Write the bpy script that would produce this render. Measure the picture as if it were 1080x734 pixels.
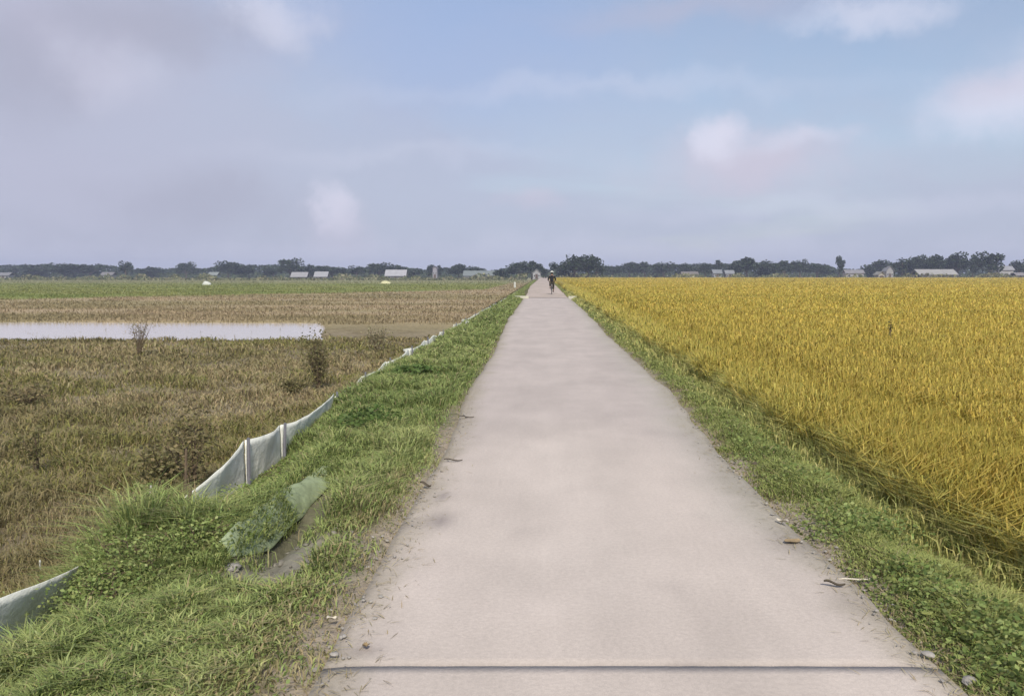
import bpy, bmesh, math, random
import numpy as np
from mathutils import Vector, Matrix
random.seed(7); rng = np.random.default_rng(11)
R = math.radians
for o in list(bpy.data.objects): bpy.data.objects.remove(o)
sc = bpy.context.scene; COL = sc.collection

# ------------------------------------------------------------------ camera
F, CX, CY, EYE = 850.0, 540.0, 367.0, 1.5
HOR, VPX = 289.5, 572.0
yaw = math.atan((VPX-CX)/F); pitch = math.atan((CY-HOR)/F)
cd = bpy.data.cameras.new('camera'); cam = bpy.data.objects.new('camera', cd); COL.objects.link(cam)
cam.location = (0, 0, EYE); cam.rotation_euler = (math.pi/2-pitch, 0, yaw)
cd.sensor_width = 36; cd.lens = F/1080*36; cd.clip_start = .05; cd.clip_end = 6000
sc.camera = cam
CM = cam.rotation_euler.to_matrix()
def ray(px, py): return CM @ Vector(((px-CX)/F, (CY-py)/F, -1))
def on_z(px, py, z):
    d = ray(px, py); t = (z-EYE)/d.z; return Vector((d.x*t, d.y*t, z))
def at_d(px, py, dist):
    d = ray(px, py); t = dist/d.y; return Vector((d.x*t, dist, EYE+d.z*t))

# ------------------------------------------------------------------ light and sky
SUN_EL, SUN_AZ = 46.0, 170.0          # azimuth clockwise from +Y
sl = bpy.data.lights.new('sun', 'SUN'); sun = bpy.data.objects.new('sun', sl); COL.objects.link(sun)
sl.energy = 2.5; sl.angle = R(6); sl.color = (1, .93, .83)
sd = Vector((math.sin(R(SUN_AZ))*math.cos(R(SUN_EL)), math.cos(R(SUN_AZ))*math.cos(R(SUN_EL)), math.sin(R(SUN_EL))))
sun.rotation_euler = sd.to_track_quat('Z', 'Y').to_euler()
sc.view_settings.view_transform = 'Standard'; sc.view_settings.look = 'None'
sc.view_settings.exposure = 0.72; sc.view_settings.gamma = 1; sc.view_settings.use_curve_mapping = False
VEIL = .37   # radiance of the thin cloud veil

w = bpy.data.worlds.new('World'); sc.world = w; w.use_nodes = True
nt = w.node_tree; N = nt.nodes; L = nt.links; N.clear()
def node(t, **k):
    n = N.new(t)
    for a, b in k.items(): setattr(n, a, b)
    return n
def lk(a, b): L.new(a, b)
def wmath(op, a, b=None, c=None, clamp=False):
    n = node('ShaderNodeMath', operation=op, use_clamp=clamp)
    for i, v in enumerate((a, b, c)):
        if v is None: continue
        if isinstance(v, (int, float)): n.inputs[i].default_value = v
        else: lk(v, n.inputs[i])
    return n.outputs[0]
out = node('ShaderNodeOutputWorld')
sky = node('ShaderNodeTexSky', sky_type='NISHITA'); sky.sun_disc = False
sky.sun_elevation = R(SUN_EL); sky.sun_rotation = R(SUN_AZ); sky.air_density = 1.1; sky.dust_density = 1.2; sky.ozone_density = 2
bgs = node('ShaderNodeBackground'); bgs.inputs[1].default_value = .085; lk(sky.outputs[0], bgs.inputs[0])
tc = node('ShaderNodeTexCoord'); D = tc.outputs['Generated']
sep = node('ShaderNodeSeparateXYZ'); lk(D, sep.inputs[0])
zc = wmath('MAXIMUM', sep.outputs[2], 0.0)
den = wmath('ADD', zc, .13)
pj = node('ShaderNodeCombineXYZ'); lk(wmath('DIVIDE', sep.outputs[0], den), pj.inputs[0]); lk(wmath('DIVIDE', sep.outputs[1], den), pj.inputs[1])
def noise(vec, scale, detail=4, rough=.55, dist=0):
    n = node('ShaderNodeTexNoise'); n.inputs['Scale'].default_value = scale; n.inputs['Detail'].default_value = detail
    n.inputs['Roughness'].default_value = rough; n.inputs['Distortion'].default_value = dist; lk(vec, n.inputs['Vector']); return n.outputs['Fac']
def mrange(v, a, b, c=0., d=1.):
    n = node('ShaderNodeMapRange', interpolation_type='SMOOTHSTEP'); lk(v, n.inputs[0])
    for i, q in enumerate((a, b, c, d)): n.inputs[1+i].default_value = q
    return n.outputs[0]
nbig = noise(pj.outputs[0], .55, 9, .58, .4)
nfine = noise(D, 9, 5, .6); nsoft = noise(D, 3.2, 3, .5)
wn1 = node('ShaderNodeTexNoise'); wn1.inputs['Scale'].default_value = 7; wn1.inputs['Detail'].default_value = 8; wn1.inputs['Roughness'].default_value = .62; lk(D, wn1.inputs['Vector'])
wv = node('ShaderNodeVectorMath', operation='SUBTRACT'); lk(wn1.outputs['Color'], wv.inputs[0]); wv.inputs[1].default_value = (.5, .5, .5)
ws = node('ShaderNodeVectorMath', operation='MULTIPLY'); lk(wv.outputs[0], ws.inputs[0]); ws.inputs[1].default_value = (.17, .17, .10)
wa = node('ShaderNodeVectorMath', operation='ADD'); lk(D, wa.inputs[0]); lk(ws.outputs[0], wa.inputs[1]); DW = wa.outputs[0]
def lobe(px, py, wpx, hpx, soft=.5, fray=.9, n=None):
    c = ray(px, py).normalized(); r = Vector((c.y, -c.x, 0)).normalized(); u = r.cross(c).normalized()
    def dot(v, s):
        q = node('ShaderNodeVectorMath', operation='DOT_PRODUCT'); lk(DW, q.inputs[0]); q.inputs[1].default_value = v
        return wmath('DIVIDE', wmath('SUBTRACT', q.outputs['Value'], v.dot(c)), s)
    a = dot(r, wpx/F); b = dot(u, hpx/F)
    rr = wmath('SQRT', wmath('ADD', wmath('MULTIPLY', a, a), wmath('MULTIPLY', b, b)))
    rr = wmath('ADD', rr, wmath('MULTIPLY', wmath('SUBTRACT', n or nfine, .5), fray))
    fwd = node('ShaderNodeVectorMath', operation='DOT_PRODUCT'); lk(D, fwd.inputs[0]); fwd.inputs[1].default_value = c
    return wmath('MULTIPLY', mrange(rr, 1.25, .05), wmath('GREATER_THAN', fwd.outputs['Value'], .3))
# thin veil: stronger near the horizon and to the left
elev = mrange(sep.outputs[2], 0.0, .36)
left = mrange(sep.outputs[0], .12, -.45)
v = wmath('ADD', wmath('MULTIPLY', wmath('SUBTRACT', 1, elev), .62), wmath('MULTIPLY', left, .45))
v = wmath('ADD', v, wmath('MULTIPLY', wmath('SUBTRACT', nbig, .42), 1.5))
v = wmath('ADD', v, .2)
veil = wmath('MINIMUM', wmath('MAXIMUM', v, .08), .93)
def bg(col, s=1.0):
    b = node('ShaderNodeBackground'); b.inputs[0].default_value = (*col, 1); b.inputs[1].default_value = s; return b.outputs[0]
def mixs(f, a, b, k=1.0):
    m = node('ShaderNodeMixShader'); lk(wmath('MULTIPLY', f, k), m.inputs[0]); lk(a, m.inputs[1]); lk(b, m.inputs[2]); return m.outputs[0]
S = mixs(veil, bgs.outputs[0], bg((.81*VEIL, .88*VEIL, 1.12*VEIL)))
LAV = bg((.85*VEIL, .84*VEIL, 1.06*VEIL)); GRY = bg((.66*VEIL, .68*VEIL, .86*VEIL)); WHT = bg((1.26*VEIL, 1.27*VEIL, 1.50*VEIL)); PNK = bg((1.04*VEIL, .98*VEIL, 1.18*VEIL))
BLU = bg((.58*VEIL, .78*VEIL, 1.28*VEIL))
S = mixs(lobe(470, 20, 260, 130, .95, .8, nsoft), S, BLU, .45)
for (px, py, a, b, soft, fray, nn, sh, k) in [
    (60, 190, 330, 120, .9, .8, nsoft, LAV, .6), (60, 25, 210, 95, .8, 1.3, nsoft, LAV, .8),
    (175, 25, 120, 40, .8, 1.0, nfine, GRY, .55), (215, 213, 120, 34, .9, .8, nfine, GRY, .5),
    (20, 60, 60, 60, .9, 1, nfine, GRY, .4),
    (285, 22, 45, 34, .7, 1.2, nfine, WHT, .5), (120, 70, 60, 35, .8, 1, nfine, WHT, .25), (355, 214, 22, 30, .9, .9, nfine, WHT, .7), (356, 240, 34, 50, .9, .9, nfine, PNK, .35),
    (750, 5, 180, 22, .9, .8, nsoft, LAV, .5), (925, 10, 85, 18, .8, 1.0, nfine, WHT, .55),
    (785, 170, 135, 36, .65, .9, nfine, PNK, .85), (752, 150, 34, 24, .6, .8, nfine, WHT, .75), (850, 148, 60, 14, .7, .9, nfine, WHT, .4),
    (1070, 112, 80, 34, .7, .9, nfine, WHT, .7), (1080, 90, 60, 22, .7, 1, nfine, PNK, .5), (560, 217, 40, 14, .9, .6, nfine, PNK, .5),
    (30, 255, 300, 26, .9, .7, nsoft, GRY, .2), (560, 272, 900, 26, .9, .5, nsoft, WHT, .28), (640, 95, 300, 16, .9, 1.2, nfine, WHT, .2), (880, 215, 260, 14, .9, 1.1, nfine, WHT, .2), (430, 165, 200, 14, .9, 1.2, nfine, WHT, .15), (1250, 60, 150, 60, .8, 1.2, nsoft, WHT, .6), (-150, 60, 200, 80, .8, 1.2, nsoft, GRY, .5)]:
    S = mixs(lobe(px, py, a, b, soft, fray, nn), S, sh, k)
lk(S, out.inputs[0])

# ------------------------------------------------------------------ helpers
def tag(o, label=None, cat=None, group=None, kind=None):
    if label: o['label'] = label
    if cat: o['category'] = cat
    if group: o['group'] = group
    if kind: o['kind'] = kind
    return o
def empty(name, loc=(0, 0, 0), rz=0):
    o = bpy.data.objects.new(name, None); o.location = loc; o.rotation_euler = (0, 0, rz); o.empty_display_size = .2
    COL.objects.link(o); return o
def np_mesh(name, V, faces, mat, cols=None, parent=None, smooth=False):
    """faces: list of (n,k) int arrays"""
    me = bpy.data.meshes.new(name); V = np.asarray(V, dtype=np.float32)
    loops = np.concatenate([f.reshape(-1) for f in faces]).astype(np.int32)
    tot = np.concatenate([np.full(len(f), f.shape[1]) for f in faces]).astype(np.int32)
    st = np.concatenate([[0], np.cumsum(tot)[:-1]]).astype(np.int32)
    me.vertices.add(len(V)); me.vertices.foreach_set('co', V.reshape(-1))
    me.loops.add(len(loops)); me.loops.foreach_set('vertex_index', loops)
    me.polygons.add(len(tot)); me.polygons.foreach_set('loop_start', st); me.polygons.foreach_set('loop_total', tot)
    if smooth: me.polygons.foreach_set('use_smooth', np.ones(len(tot), dtype=bool))
    me.update(calc_edges=True)
    if cols is not None:
        a = me.color_attributes.new('Col', 'FLOAT_COLOR', 'POINT')
        c4 = np.ones((len(V), 4), dtype=np.float32); c4[:, :3] = cols; a.data.foreach_set('color', c4.reshape(-1))
    me.materials.append(mat)
    o = bpy.data.objects.new(name, me); COL.objects.link(o)
    if parent: o.parent = parent
    return o
def vn(x, y, s, seed=0):
    x = np.asarray(x, float)/s+seed*17.3; y = np.asarray(y, float)/s-seed*9.1
    xi = np.floor(x).astype(np.int64); yi = np.floor(y).astype(np.int64); fx = x-xi; fy = y-yi
    fx = fx*fx*(3-2*fx); fy = fy*fy*(3-2*fy)
    def h(a, b):
        n = (a*374761393+b*668265263+seed*1442695041) & 0xffffffff
        n = ((n ^ (n >> 13))*1274126177) & 0xffffffff
        return ((n ^ (n >> 16)) & 0xffff)/65535.0
    return (h(xi, yi)*(1-fx)+h(xi+1, yi)*fx)*(1-fy)+(h(xi, yi+1)*(1-fx)+h(xi+1, yi+1)*fx)*fy
def fbm(x, y, s, seed=0, o=3):
    t = 0; a = .5; m = 0
    for i in range(o): t = t+a*vn(x, y, s/2**i, seed+i); m += a; a *= .55
    return t/m
def sstep(a, b, x): t = np.clip((x-a)/(b-a), 0, 1); return t*t*(3-2*t)

def mat(name, col=(.5, .5, .5), rough=.8, metal=0, var=0, scale=5, bump=0, spec=.3, attr=False, trans=0, var2=None):
    m = bpy.data.materials.new(name); m.use_nodes = True; t = m.node_tree; b = t.nodes['Principled BSDF']
    b.inputs['Roughness'].default_value = rough; b.inputs['Metallic'].default_value = metal; b.inputs['Specular IOR Level'].default_value = spec
    tcx = t.nodes.new('ShaderNodeTexCoord'); nz = t.nodes.new('ShaderNodeTexNoise'); nz.inputs['Scale'].default_value = scale; nz.inputs['Detail'].default_value = 6; nz.inputs['Roughness'].default_value = .62
    t.links.new(tcx.outputs['Object'], nz.inputs['Vector'])
    if attr:
        a = t.nodes.new('ShaderNodeAttribute'); a.attribute_name = 'Col'; src = a.outputs['Color']
    else:
        r = t.nodes.new('ShaderNodeRGB'); r.outputs[0].default_value = (*col, 1); src = r.outputs[0]
    if var:
        mr = t.nodes.new('ShaderNodeMapRange'); t.links.new(nz.outputs['Fac'], mr.inputs[0])
        mr.inputs[1].default_value = .3; mr.inputs[2].default_value = .7; mr.inputs[3].default_value = 1-var; mr.inputs[4].default_value = 1+var
        mx = t.nodes.new('ShaderNodeVectorMath'); mx.operation = 'SCALE'; t.links.new(src, mx.inputs[0]); t.links.new(mr.outputs[0], mx.inputs['Scale']); src = mx.outputs[0]
    t.links.new(src, b.inputs['Base Color'])
    if bump:
        bp = t.nodes.new('ShaderNodeBump'); bp.inputs['Strength'].default_value = 1; bp.inputs['Distance'].default_value = bump
        t.links.new(nz.outputs['Fac'], bp.inputs['Height']); t.links.new(bp.outputs[0], b.inputs['Normal'])
    if trans:
        tr = t.nodes.new('ShaderNodeBsdfTranslucent'); t.links.new(src, tr.inputs[0]); ms = t.nodes.new('ShaderNodeMixShader'); ms.inputs[0].default_value = trans
        o = t.nodes['Material Output']; t.links.new(b.outputs[0], ms.inputs[1]); t.links.new(tr.outputs[0], ms.inputs[2]); t.links.new(ms.outputs[0], o.inputs[0])
    return m
M = {
 'blade': mat('grass_blade', rough=.6, attr=True, trans=.3, spec=.15),
 'leaf': mat('tree_leaf', rough=.7, attr=True, trans=.15, spec=.15),
 'bark': mat('bark', (.12, .09, .065), .9, var=.3, scale=4, bump=.02),
 'net': mat('pale_sheet', (.90, .90, .80), .6, var=.14, scale=5, trans=.1, bump=.03),
 'post': mat('grey_stake', (.17, .17, .19), .8, var=.2, scale=20),
 'brownpost': mat('brown_stake', (.13, .095, .06), .9, var=.3, scale=20),
 'stone': mat('stone', (.30, .28, .25), .9, var=.3, scale=14, bump=.01),
 'white': mat('white_plastic', (.52, .53, .47), .5, var=.1, scale=8),
 'black': mat('black_cloth', (.012, .012, .014), .9), 'trouser': mat('brown_cloth', (.06, .05, .03), .9),
 'skin': mat('skin', (.35, .2, .13), .6), 'hat': mat('pale_straw', (.42, .44, .40), .8, var=.1, scale=30),
 'hair': mat('black_hair', (.01, .009, .008), .6), 'rubber': mat('rubber', (.02, .02, .02), .8), 'steel': mat('steel', (.35, .35, .36), .35, metal=.9),
 'paint': mat('dark_paint', (.03, .035, .05), .4), 'dry': mat('dry_leaf', (.30, .22, .12), .8, var=.3, scale=30), 'wood': mat('wood', (.42, .34, .24), .8, var=.2, scale=20),
}

# ------------------------------------------------------------------ terrain
RL, RR = -0.83, 1.53            # road edges
def road_l(y): return RL -.13*sstep(7, 12, y)-.2*sstep(14, 30, y) + .05*(fbm(y, 0*y, .7, 3)-.5) + .16*(fbm(y, 0*y, 3, 5)-.5)
def road_r(y): return RR +.1*sstep(5, 10, y)+.12*sstep(18, 40, y) + .05*(fbm(y, 0*y, .6, 8)-.5) + .14*(fbm(y, 0*y, 2.6, 9)-.5)
def fence_x(y): return -2.6 + .45*sstep(12, 60, y) + .02*np.sin(y*.9)
def height(x, y):
    x = np.asarray(x, float); y = np.asarray(y, float)
    far = sstep(7.6, 9.5, y); mound = np.exp(-((y-4.58)/.27)**2)
    lo = np.interp(y, [0, 7, 12, 14, 30, 1e4], [0, 0, -.13, -.15, -.33, -.33]); hi = np.interp(y, [0, 5, 10, 18, 40, 1e4], [0, 0, .1, .1, .22, .22])
    x = np.where((x < -.4) & (x > -1.4), x-lo*(1-np.abs(x+.9)/.5*.0)*np.clip((x+1.8)/.4, 0, 1), x); x = np.where((x > 1.2) & (x < 2.0), x-hi, x)
    pts = np.array([-1e4, -3.5, -2.9, -2.55, -2.1, -1.7, -1.2, -.9, -.75, 1.42, 1.6, 1.8, 2.1, 2.45, 2.8, 1e4])
    a = np.interp(x, pts, [-.6, -.6, -.45, -.33, -.13, .0, .0, -.03, -.09, -.09, -.03, .0, -.05, -.2, -.3, -.3])
    b = np.interp(x, pts, [-.6, -.6, -.36, -.14, -.04, .0, .0, -.03, -.09, -.09, -.03, .0, -.05, -.2, -.3, -.3])
    z = a*(1-far)+b*far
    z = z + mound*.16*np.exp(-((x+2.35)/.28)**2)
    # slumped hollow right of the old sheet
    z = z - .24*np.exp(-((x+1.55)/.11)**2-((y-4.85)/.6)**2) - .08*np.exp(-((x+1.42)/.25)**2-((y-3.9)/.5)**2)
    z = z + .07*np.exp(-((x+1.76)/.12)**2)*sstep(3.9, 4.4, y)*(1-sstep(6.4, 7.2, y))
    off = np.clip(np.maximum(np.maximum(-.85-x, x-1.6), 0)/.4, 0, 1)
    z = z + off*(.05*(fbm(x, y, .5, 21)-.5)+.03*(fbm(x, y, .15, 22)-.5))
    # far along the road the fields rise to road level
    z = z + np.where(x < -3, .05*(fbm(x, y, 2.5, 30)-.5), 0)
    # pond bed
    z = z - .35*pond(x, y)
    return z
def pond(x, y):
    e = (fbm(x, y, 4, 41)-.5)*1.6
    return sstep(25.2, 25.9, y+e*.4)*(1-sstep(35, 35.8, y+e*.4))*(1-sstep(-.2, .2, x+.279*y+e*.25))
C = lambda *c: np.array(c, dtype=float)
def lerp(a, b, t): return a*(1-t[..., None])+b*t[..., None]
def ground_col(x, y):
    n = fbm(x, y, .6, 50, 4); n2 = fbm(x, y, 6, 51, 3); n3 = fbm(x*.25, y, 5, 52, 3)
    c = np.broadcast_to(C(.22, .185, .12), x.shape+(3,)).copy()
    c = lerp(c, C(.15, .12, .07), sstep(.4, .7, n))
    # left: brown fallow, tan stubble beyond the pond, green strip far left
    tan = lerp(np.broadcast_to(C(.35, .275, .17), c.shape), C(.27, .225, .12), sstep(.35, .65, n3))
    c = lerp(c, tan, sstep(25, 36, y+4*(n2-.5))*(x < -2.5))
    edge = 52+np.clip(-x-15, 0, 200)*0+ (x+35)*.95     # green field boundary slants away
    gf = sstep(0, 9, y-(92+(x+20)*1.25)+10*(n2-.5))*(x < -8)
    c = lerp(c, lerp(np.broadcast_to(C(.18, .21, .06), c.shape), C(.23, .235, .08), sstep(.3, .7, n3)), gf)
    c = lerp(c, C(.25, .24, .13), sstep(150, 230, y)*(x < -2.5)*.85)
    # grassy verges (soil under the grass)
    v = sstep(-3.1, -2.7, x)*(1-sstep(2.45, 2.8, x))
    c = lerp(c, lerp(np.broadcast_to(C(.10, .11, .04), c.shape), C(.16, .13, .08), sstep(.4, .65, n)), v)
    rd = sstep(-1.15, -.8, x+.25*(n-.5))*(1-sstep(1.55, 1.85, x+.25*(n-.5)))
    c = lerp(c, C(.33, .28, .22), rd)
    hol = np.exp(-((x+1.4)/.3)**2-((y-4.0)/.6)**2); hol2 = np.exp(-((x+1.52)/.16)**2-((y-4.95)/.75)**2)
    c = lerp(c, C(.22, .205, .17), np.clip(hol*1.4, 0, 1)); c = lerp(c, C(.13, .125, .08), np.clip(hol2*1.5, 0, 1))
    c = lerp(c, C(.30, .235, .08), sstep(2.45, 2.8, x))
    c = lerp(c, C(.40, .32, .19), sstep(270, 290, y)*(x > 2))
    return c
def spaced(lo, hi, near, k):
    pos = [0.0]
    while pos[-1] < hi: pos.append(pos[-1]+max(near, k*(pos[-1])))
    neg = [0.0]
    while neg[-1] > lo: neg.append(neg[-1]-max(near, k*(-neg[-1])))
    return np.array(sorted(set(neg+pos)))
gx = spaced(-1500, 1500, .06, .022); gy = spaced(-300, 1500, .07, .012)
GX, GY = np.meshgrid(gx, gy); GZ = height(GX, GY)
nx, ny = len(gx), len(gy)
V = np.stack([GX, GY, GZ], -1).reshape(-1, 3)
idx = np.arange(nx*ny).reshape(ny, nx)
Fq = np.stack([idx[:-1, :-1], idx[:-1, 1:], idx[1:, 1:], idx[1:, :-1]], -1).reshape(-1, 4)
gm = mat('soil', rough=.95, attr=True, var=.3, scale=9, bump=.03, spec=.1)
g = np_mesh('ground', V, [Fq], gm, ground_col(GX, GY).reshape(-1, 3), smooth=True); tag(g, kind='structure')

# water strip
wm = mat('water', (.60, .53, .46), .12, spec=.6, scale=1.2, bump=.004)
wm.node_tree.nodes['Principled BSDF'].inputs['IOR'].default_value = 1.33
V = np.array([[-130, 24.2, -.66], [-6.2, 24.2, -.66], [-6.2, 37, -.66], [-130, 37, -.66]]); 
water = np_mesh('water', V, [np.array([[0, 1, 2, 3]])], wm); tag(water, kind='structure')

# ------------------------------------------------------------------ concrete road
def concrete():
    m = bpy.data.materials.new('concrete'); m.use_nodes = True; t = m.node_tree; b = t.nodes['Principled BSDF']; b.inputs['Roughness'].default_value = .85; b.inputs['Specular IOR Level'].default_value = .2
    tcx = t.nodes.new('ShaderNodeTexCoord')
    def nz(s, d, sc=(1, 1, 1), r=.6):
        mp = t.nodes.new('ShaderNodeMapping'); mp.inputs['Scale'].default_value = sc; t.links.new(tcx.outputs['Object'], mp.inputs[0])
        n = t.nodes.new('ShaderNodeTexNoise'); n.inputs['Scale'].default_value = s; n.inputs['Detail'].default_value = d; n.inputs['Roughness'].default_value = r; t.links.new(mp.outputs[0], n.inputs[0]); return n.outputs['Fac']
    def mr(v, a, b_, c, d):
        n = t.nodes.new('ShaderNodeMapRange'); n.interpolation_type = 'SMOOTHSTEP'; t.links.new(v, n.inputs[0])
        for i, q in enumerate((a, b_, c, d)): n.inputs[1+i].default_value = q
        return n.outputs[0]
    def mx(f, a, b_):
        n = t.nodes.new('ShaderNodeMix'); n.data_type = 'RGBA'; t.links.new(f, n.inputs[0])
        for i, q in ((6, a), (7, b_)):
            if isinstance(q, tuple): n.inputs[i].default_value = (*q, 1)
            else: t.links.new(q, n.inputs[i])
        return n.outputs[2]
    a = t.nodes.new('ShaderNodeAttribute'); a.attribute_name = 'Col'
    c = a.outputs['Color']
    def mul(c, f):
        n = t.nodes.new('ShaderNodeVectorMath'); n.operation = 'SCALE'; t.links.new(c, n.inputs[0]); t.links.new(f, n.inputs['Scale']); return n.outputs[0]
    c = mul(c, mr(nz(1.1, 5), .3, .7, .95, 1.04))
    c = mul(c, mr(nz(1.6, 5, (1, .35, 1)), .32, .68, .94, 1.05))
    c = mul(c, mr(nz(45, 4, r=.7), .3, .7, .93, 1.06))
    c = mul(c, mr(nz(260, 2), .3, .7, .90, 1.08)); c = mul(c, mr(nz(90, 3, r=.8), .62, .74, 1, .86)); c = mul(c, mr(nz(.9, 7, (2.2, .25, 1), .65), .35, .65, .97, 1.02))
    c = mul(c, mr(nz(16, 6, r=.75), .66, .76, 1, .86))
    t.links.new(c, b.inputs['Base Color'])
    bp = t.nodes.new('ShaderNodeBump'); bp.inputs['Distance'].default_value = .003; t.links.new(nz(60, 5, r=.7), bp.inputs['Height']); t.links.new(bp.outputs[0], b.inputs['Normal'])
    return m
conc = concrete()
JOINTS = [-26.9, -21.9, -16.9, -11.9, -6.9, -1.9, 2.985, 52.0]
def road_col(x, y):
    n = fbm(x, y, .35, 61, 4); e = np.minimum(x-road_l(y), road_r(y)-x)
    c = np.broadcast_to(C(.505, .44, .385), x.shape+(3,)).copy()
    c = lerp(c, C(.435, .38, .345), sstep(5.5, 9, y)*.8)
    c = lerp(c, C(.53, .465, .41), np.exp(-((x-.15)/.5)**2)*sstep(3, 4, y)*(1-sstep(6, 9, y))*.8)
    c = lerp(c, C(.34, .30, .235), (1-sstep(.0, .28, e+.28*(n-.5)))*.85)          # dust and dirt at the edges
    c = lerp(c, C(.36, .34, .29), (1-sstep(.1, .6, (road_r(y)-x)+.3*(n-.5)))*sstep(3.5, 5, y)*.4)
    for (px, py, a, b, k) in [(465, 548, .08, .16, .8), (468, 522, .05, .12, .6), (430, 552, .06, .1, .4), (690, 457, .18, .35, .22), (840, 575, .12, .2, .35), (700, 620, .1, .12, .12), (545, 640, .25, .2, -.12), (430, 610, .3, .4, -.18), (560, 560, .1, .1, .1), (385, 682, .07, .05, .45), (940, 712, .14, .03, .35), (725, 704, .08, .03, .35), (905, 640, .12, .18, .3)]:
        p = on_z(px, py, 0); f = np.exp(-((x-p.x)/a)**2-((y-p.y)/b)**2)*(.6+.8*n)*abs(k)
        c = lerp(c, C(.21, .18, .17) if k > 0 else C(.58, .5, .45), np.clip(f, 0, 1))
    return c
VV, FF, CC, base = [], [], [], 0
for j in range(len(JOINTS)-1):
    y0, y1 = JOINTS[j]+.005, JOINTS[j+1]-.005
    ny_ = max(8, int((y1-y0)/.06)); ys = np.linspace(y0, y1, ny_); u = np.linspace(0, 1, 41)
    l, r = road_l(ys), road_r(ys)
    X = l[:, None]*(1-u)+r[:, None]*u; Y = np.broadcast_to(ys[:, None], X.shape).copy()
    Z = .004*(fbm(X, Y, 1.2, 70)-.5)-.012*np.exp(-np.minimum(u, 1-u)*40)[None, :] + 0*X
    # chipped joint edge
    cols = road_col(X, Y)
    je = np.minimum(Y-y0, y1-Y); cols = lerp(cols, C(.30, .27, .25), (1-sstep(0, .035, je+.02*(fbm(X, Y, .1, 72)-.5)))*.5*(0 if j > 6 else 1))
    Y = Y+X*math.tan(yaw)*(np.abs(Y) < 60)
    wj = .007*(fbm(X, Y*0, .06, 74, 3)-.5)*(1 if j > 4 else 0); Y[:1] += np.abs(wj[:1])*1.5; Y[-1:] -= np.abs(wj[-1:])*1.5
    # skirts
    X = np.concatenate([X[:, :1], X, X[:, -1:]], 1); Y = np.concatenate([Y[:, :1], Y, Y[:, -1:]], 1); Z = np.concatenate([Z[:, :1]*0-.13, Z, Z[:, :1]*0-.13], 1)
    cols = np.concatenate([cols[:, :1], cols, cols[:, -1:]], 1)
    X = np.concatenate([X[:1], X, X[-1:]]); Y = np.concatenate([Y[:1], Y, Y[-1:]]); Z = np.concatenate([Z[:1]*0-.13, Z, Z[:1]*0-.13]); cols = np.concatenate([cols[:1], cols, cols[-1:]])
    n0, n1 = X.shape; id_ = np.arange(n0*n1).reshape(n0, n1)+base; base += n0*n1
    VV.append(np.stack([X, Y, Z], -1).reshape(-1, 3)); CC.append(cols.reshape(-1, 3))
    FF.append(np.stack([id_[:-1, :-1], id_[:-1, 1:], id_[1:, 1:], id_[1:, :-1]], -1).reshape(-1, 4))
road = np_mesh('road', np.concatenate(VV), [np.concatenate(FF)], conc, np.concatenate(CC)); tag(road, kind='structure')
# dusty earth track beyond the slabs
ys = np.concatenate([np.linspace(52.12, 120, 120), np.linspace(122, 480, 90)]); u = np.linspace(0, 1, 13)
l = np.interp(ys, [52, 62, 106, 200, 480], [-1.2, -1.4, -1.9, -1.6, -1.5])+.15*(fbm(ys, ys*0, 4, 80)-.5)
r = np.interp(ys, [52, 62, 106, 200, 480], [1.8, 1.85, 2.1, 2.2, 3.0])+.15*(fbm(ys, ys*0, 4, 81)-.5)
X = l[:, None]*(1-u)+r[:, None]*u; Y = np.broadcast_to(ys[:, None], X.shape).copy(); Z = X*0+.012+.02*(fbm(X, Y, 1.5, 82)-.5)
X[:, 0] -= .15; X[:, -1] += .15; Z[:, 0] = Z[:, -1] = -.2
id_ = np.arange(X.size).reshape(X.shape)
cols = lerp(np.broadcast_to(C(.46, .385, .33), X.shape+(3,)), C(.36, .30, .24), sstep(.4, .7, fbm(X, Y, 1, 84)))
dr = np_mesh('dirt_track', np.stack([X, Y, Z], -1).reshape(-1, 3), [np.stack([id_[:-1, :-1], id_[:-1, 1:], id_[1:, 1:], id_[1:, :-1]], -1).reshape(-1, 4)], conc, cols.reshape(-1, 3)); tag(dr, kind='structure')

# ------------------------------------------------------------------ blades
def blades(name, x, y, z, H, Wd, lean, cols, droop=0.0, mats=None, parent=None, yaw_=None):
    n = len(x); a = rng.uniform(0, 2*np.pi, n); b = rng.uniform(0, 2*np.pi, n) if yaw_ is None else yaw_
    wx, wy = np.cos(a)*Wd/2, np.sin(a)*Wd/2; lx, ly = np.cos(b)*lean, np.sin(b)*lean
    V = np.empty((n, 5, 3))
    V[:, 0] = np.stack([x-wx*.6, y-wy*.6, z], -1); V[:, 1] = np.stack([x+wx*.6, y+wy*.6, z], -1)
    mx, my, mz = x+lx*.35, y+ly*.35, z+H*(.62+.3*droop)
    V[:, 2] = np.stack([mx+wx, my+wy, mz], -1); V[:, 3] = np.stack([mx-wx, my-wy, mz], -1)
    V[:, 4] = np.stack([x+lx, y+ly, z+H*(1-.35*droop)], -1)
    i = np.arange(n)[:, None]*5
    q = (i+np.array([0, 1, 2, 3])).reshape(-1, 4); t = (i+np.array([3, 2, 4])).reshape(-1, 3)
    return np_mesh(name, V.reshape(-1, 3), [q, t], mats or M['blade'], np.repeat(cols, 5, 0), parent)
def pal(cs, t, jit=.18):
    cs = np.array(cs, float); t = np.clip(t, 0, .9999)*(len(cs)-1); i = t.astype(int); f = (t-i)[:, None]
    c = cs[i]*(1-f)+cs[i+1]*f
    return c*rng.uniform(1-jit, 1+jit, (len(c), 1))*rng.uniform(.94, 1.06, c.shape)
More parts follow.
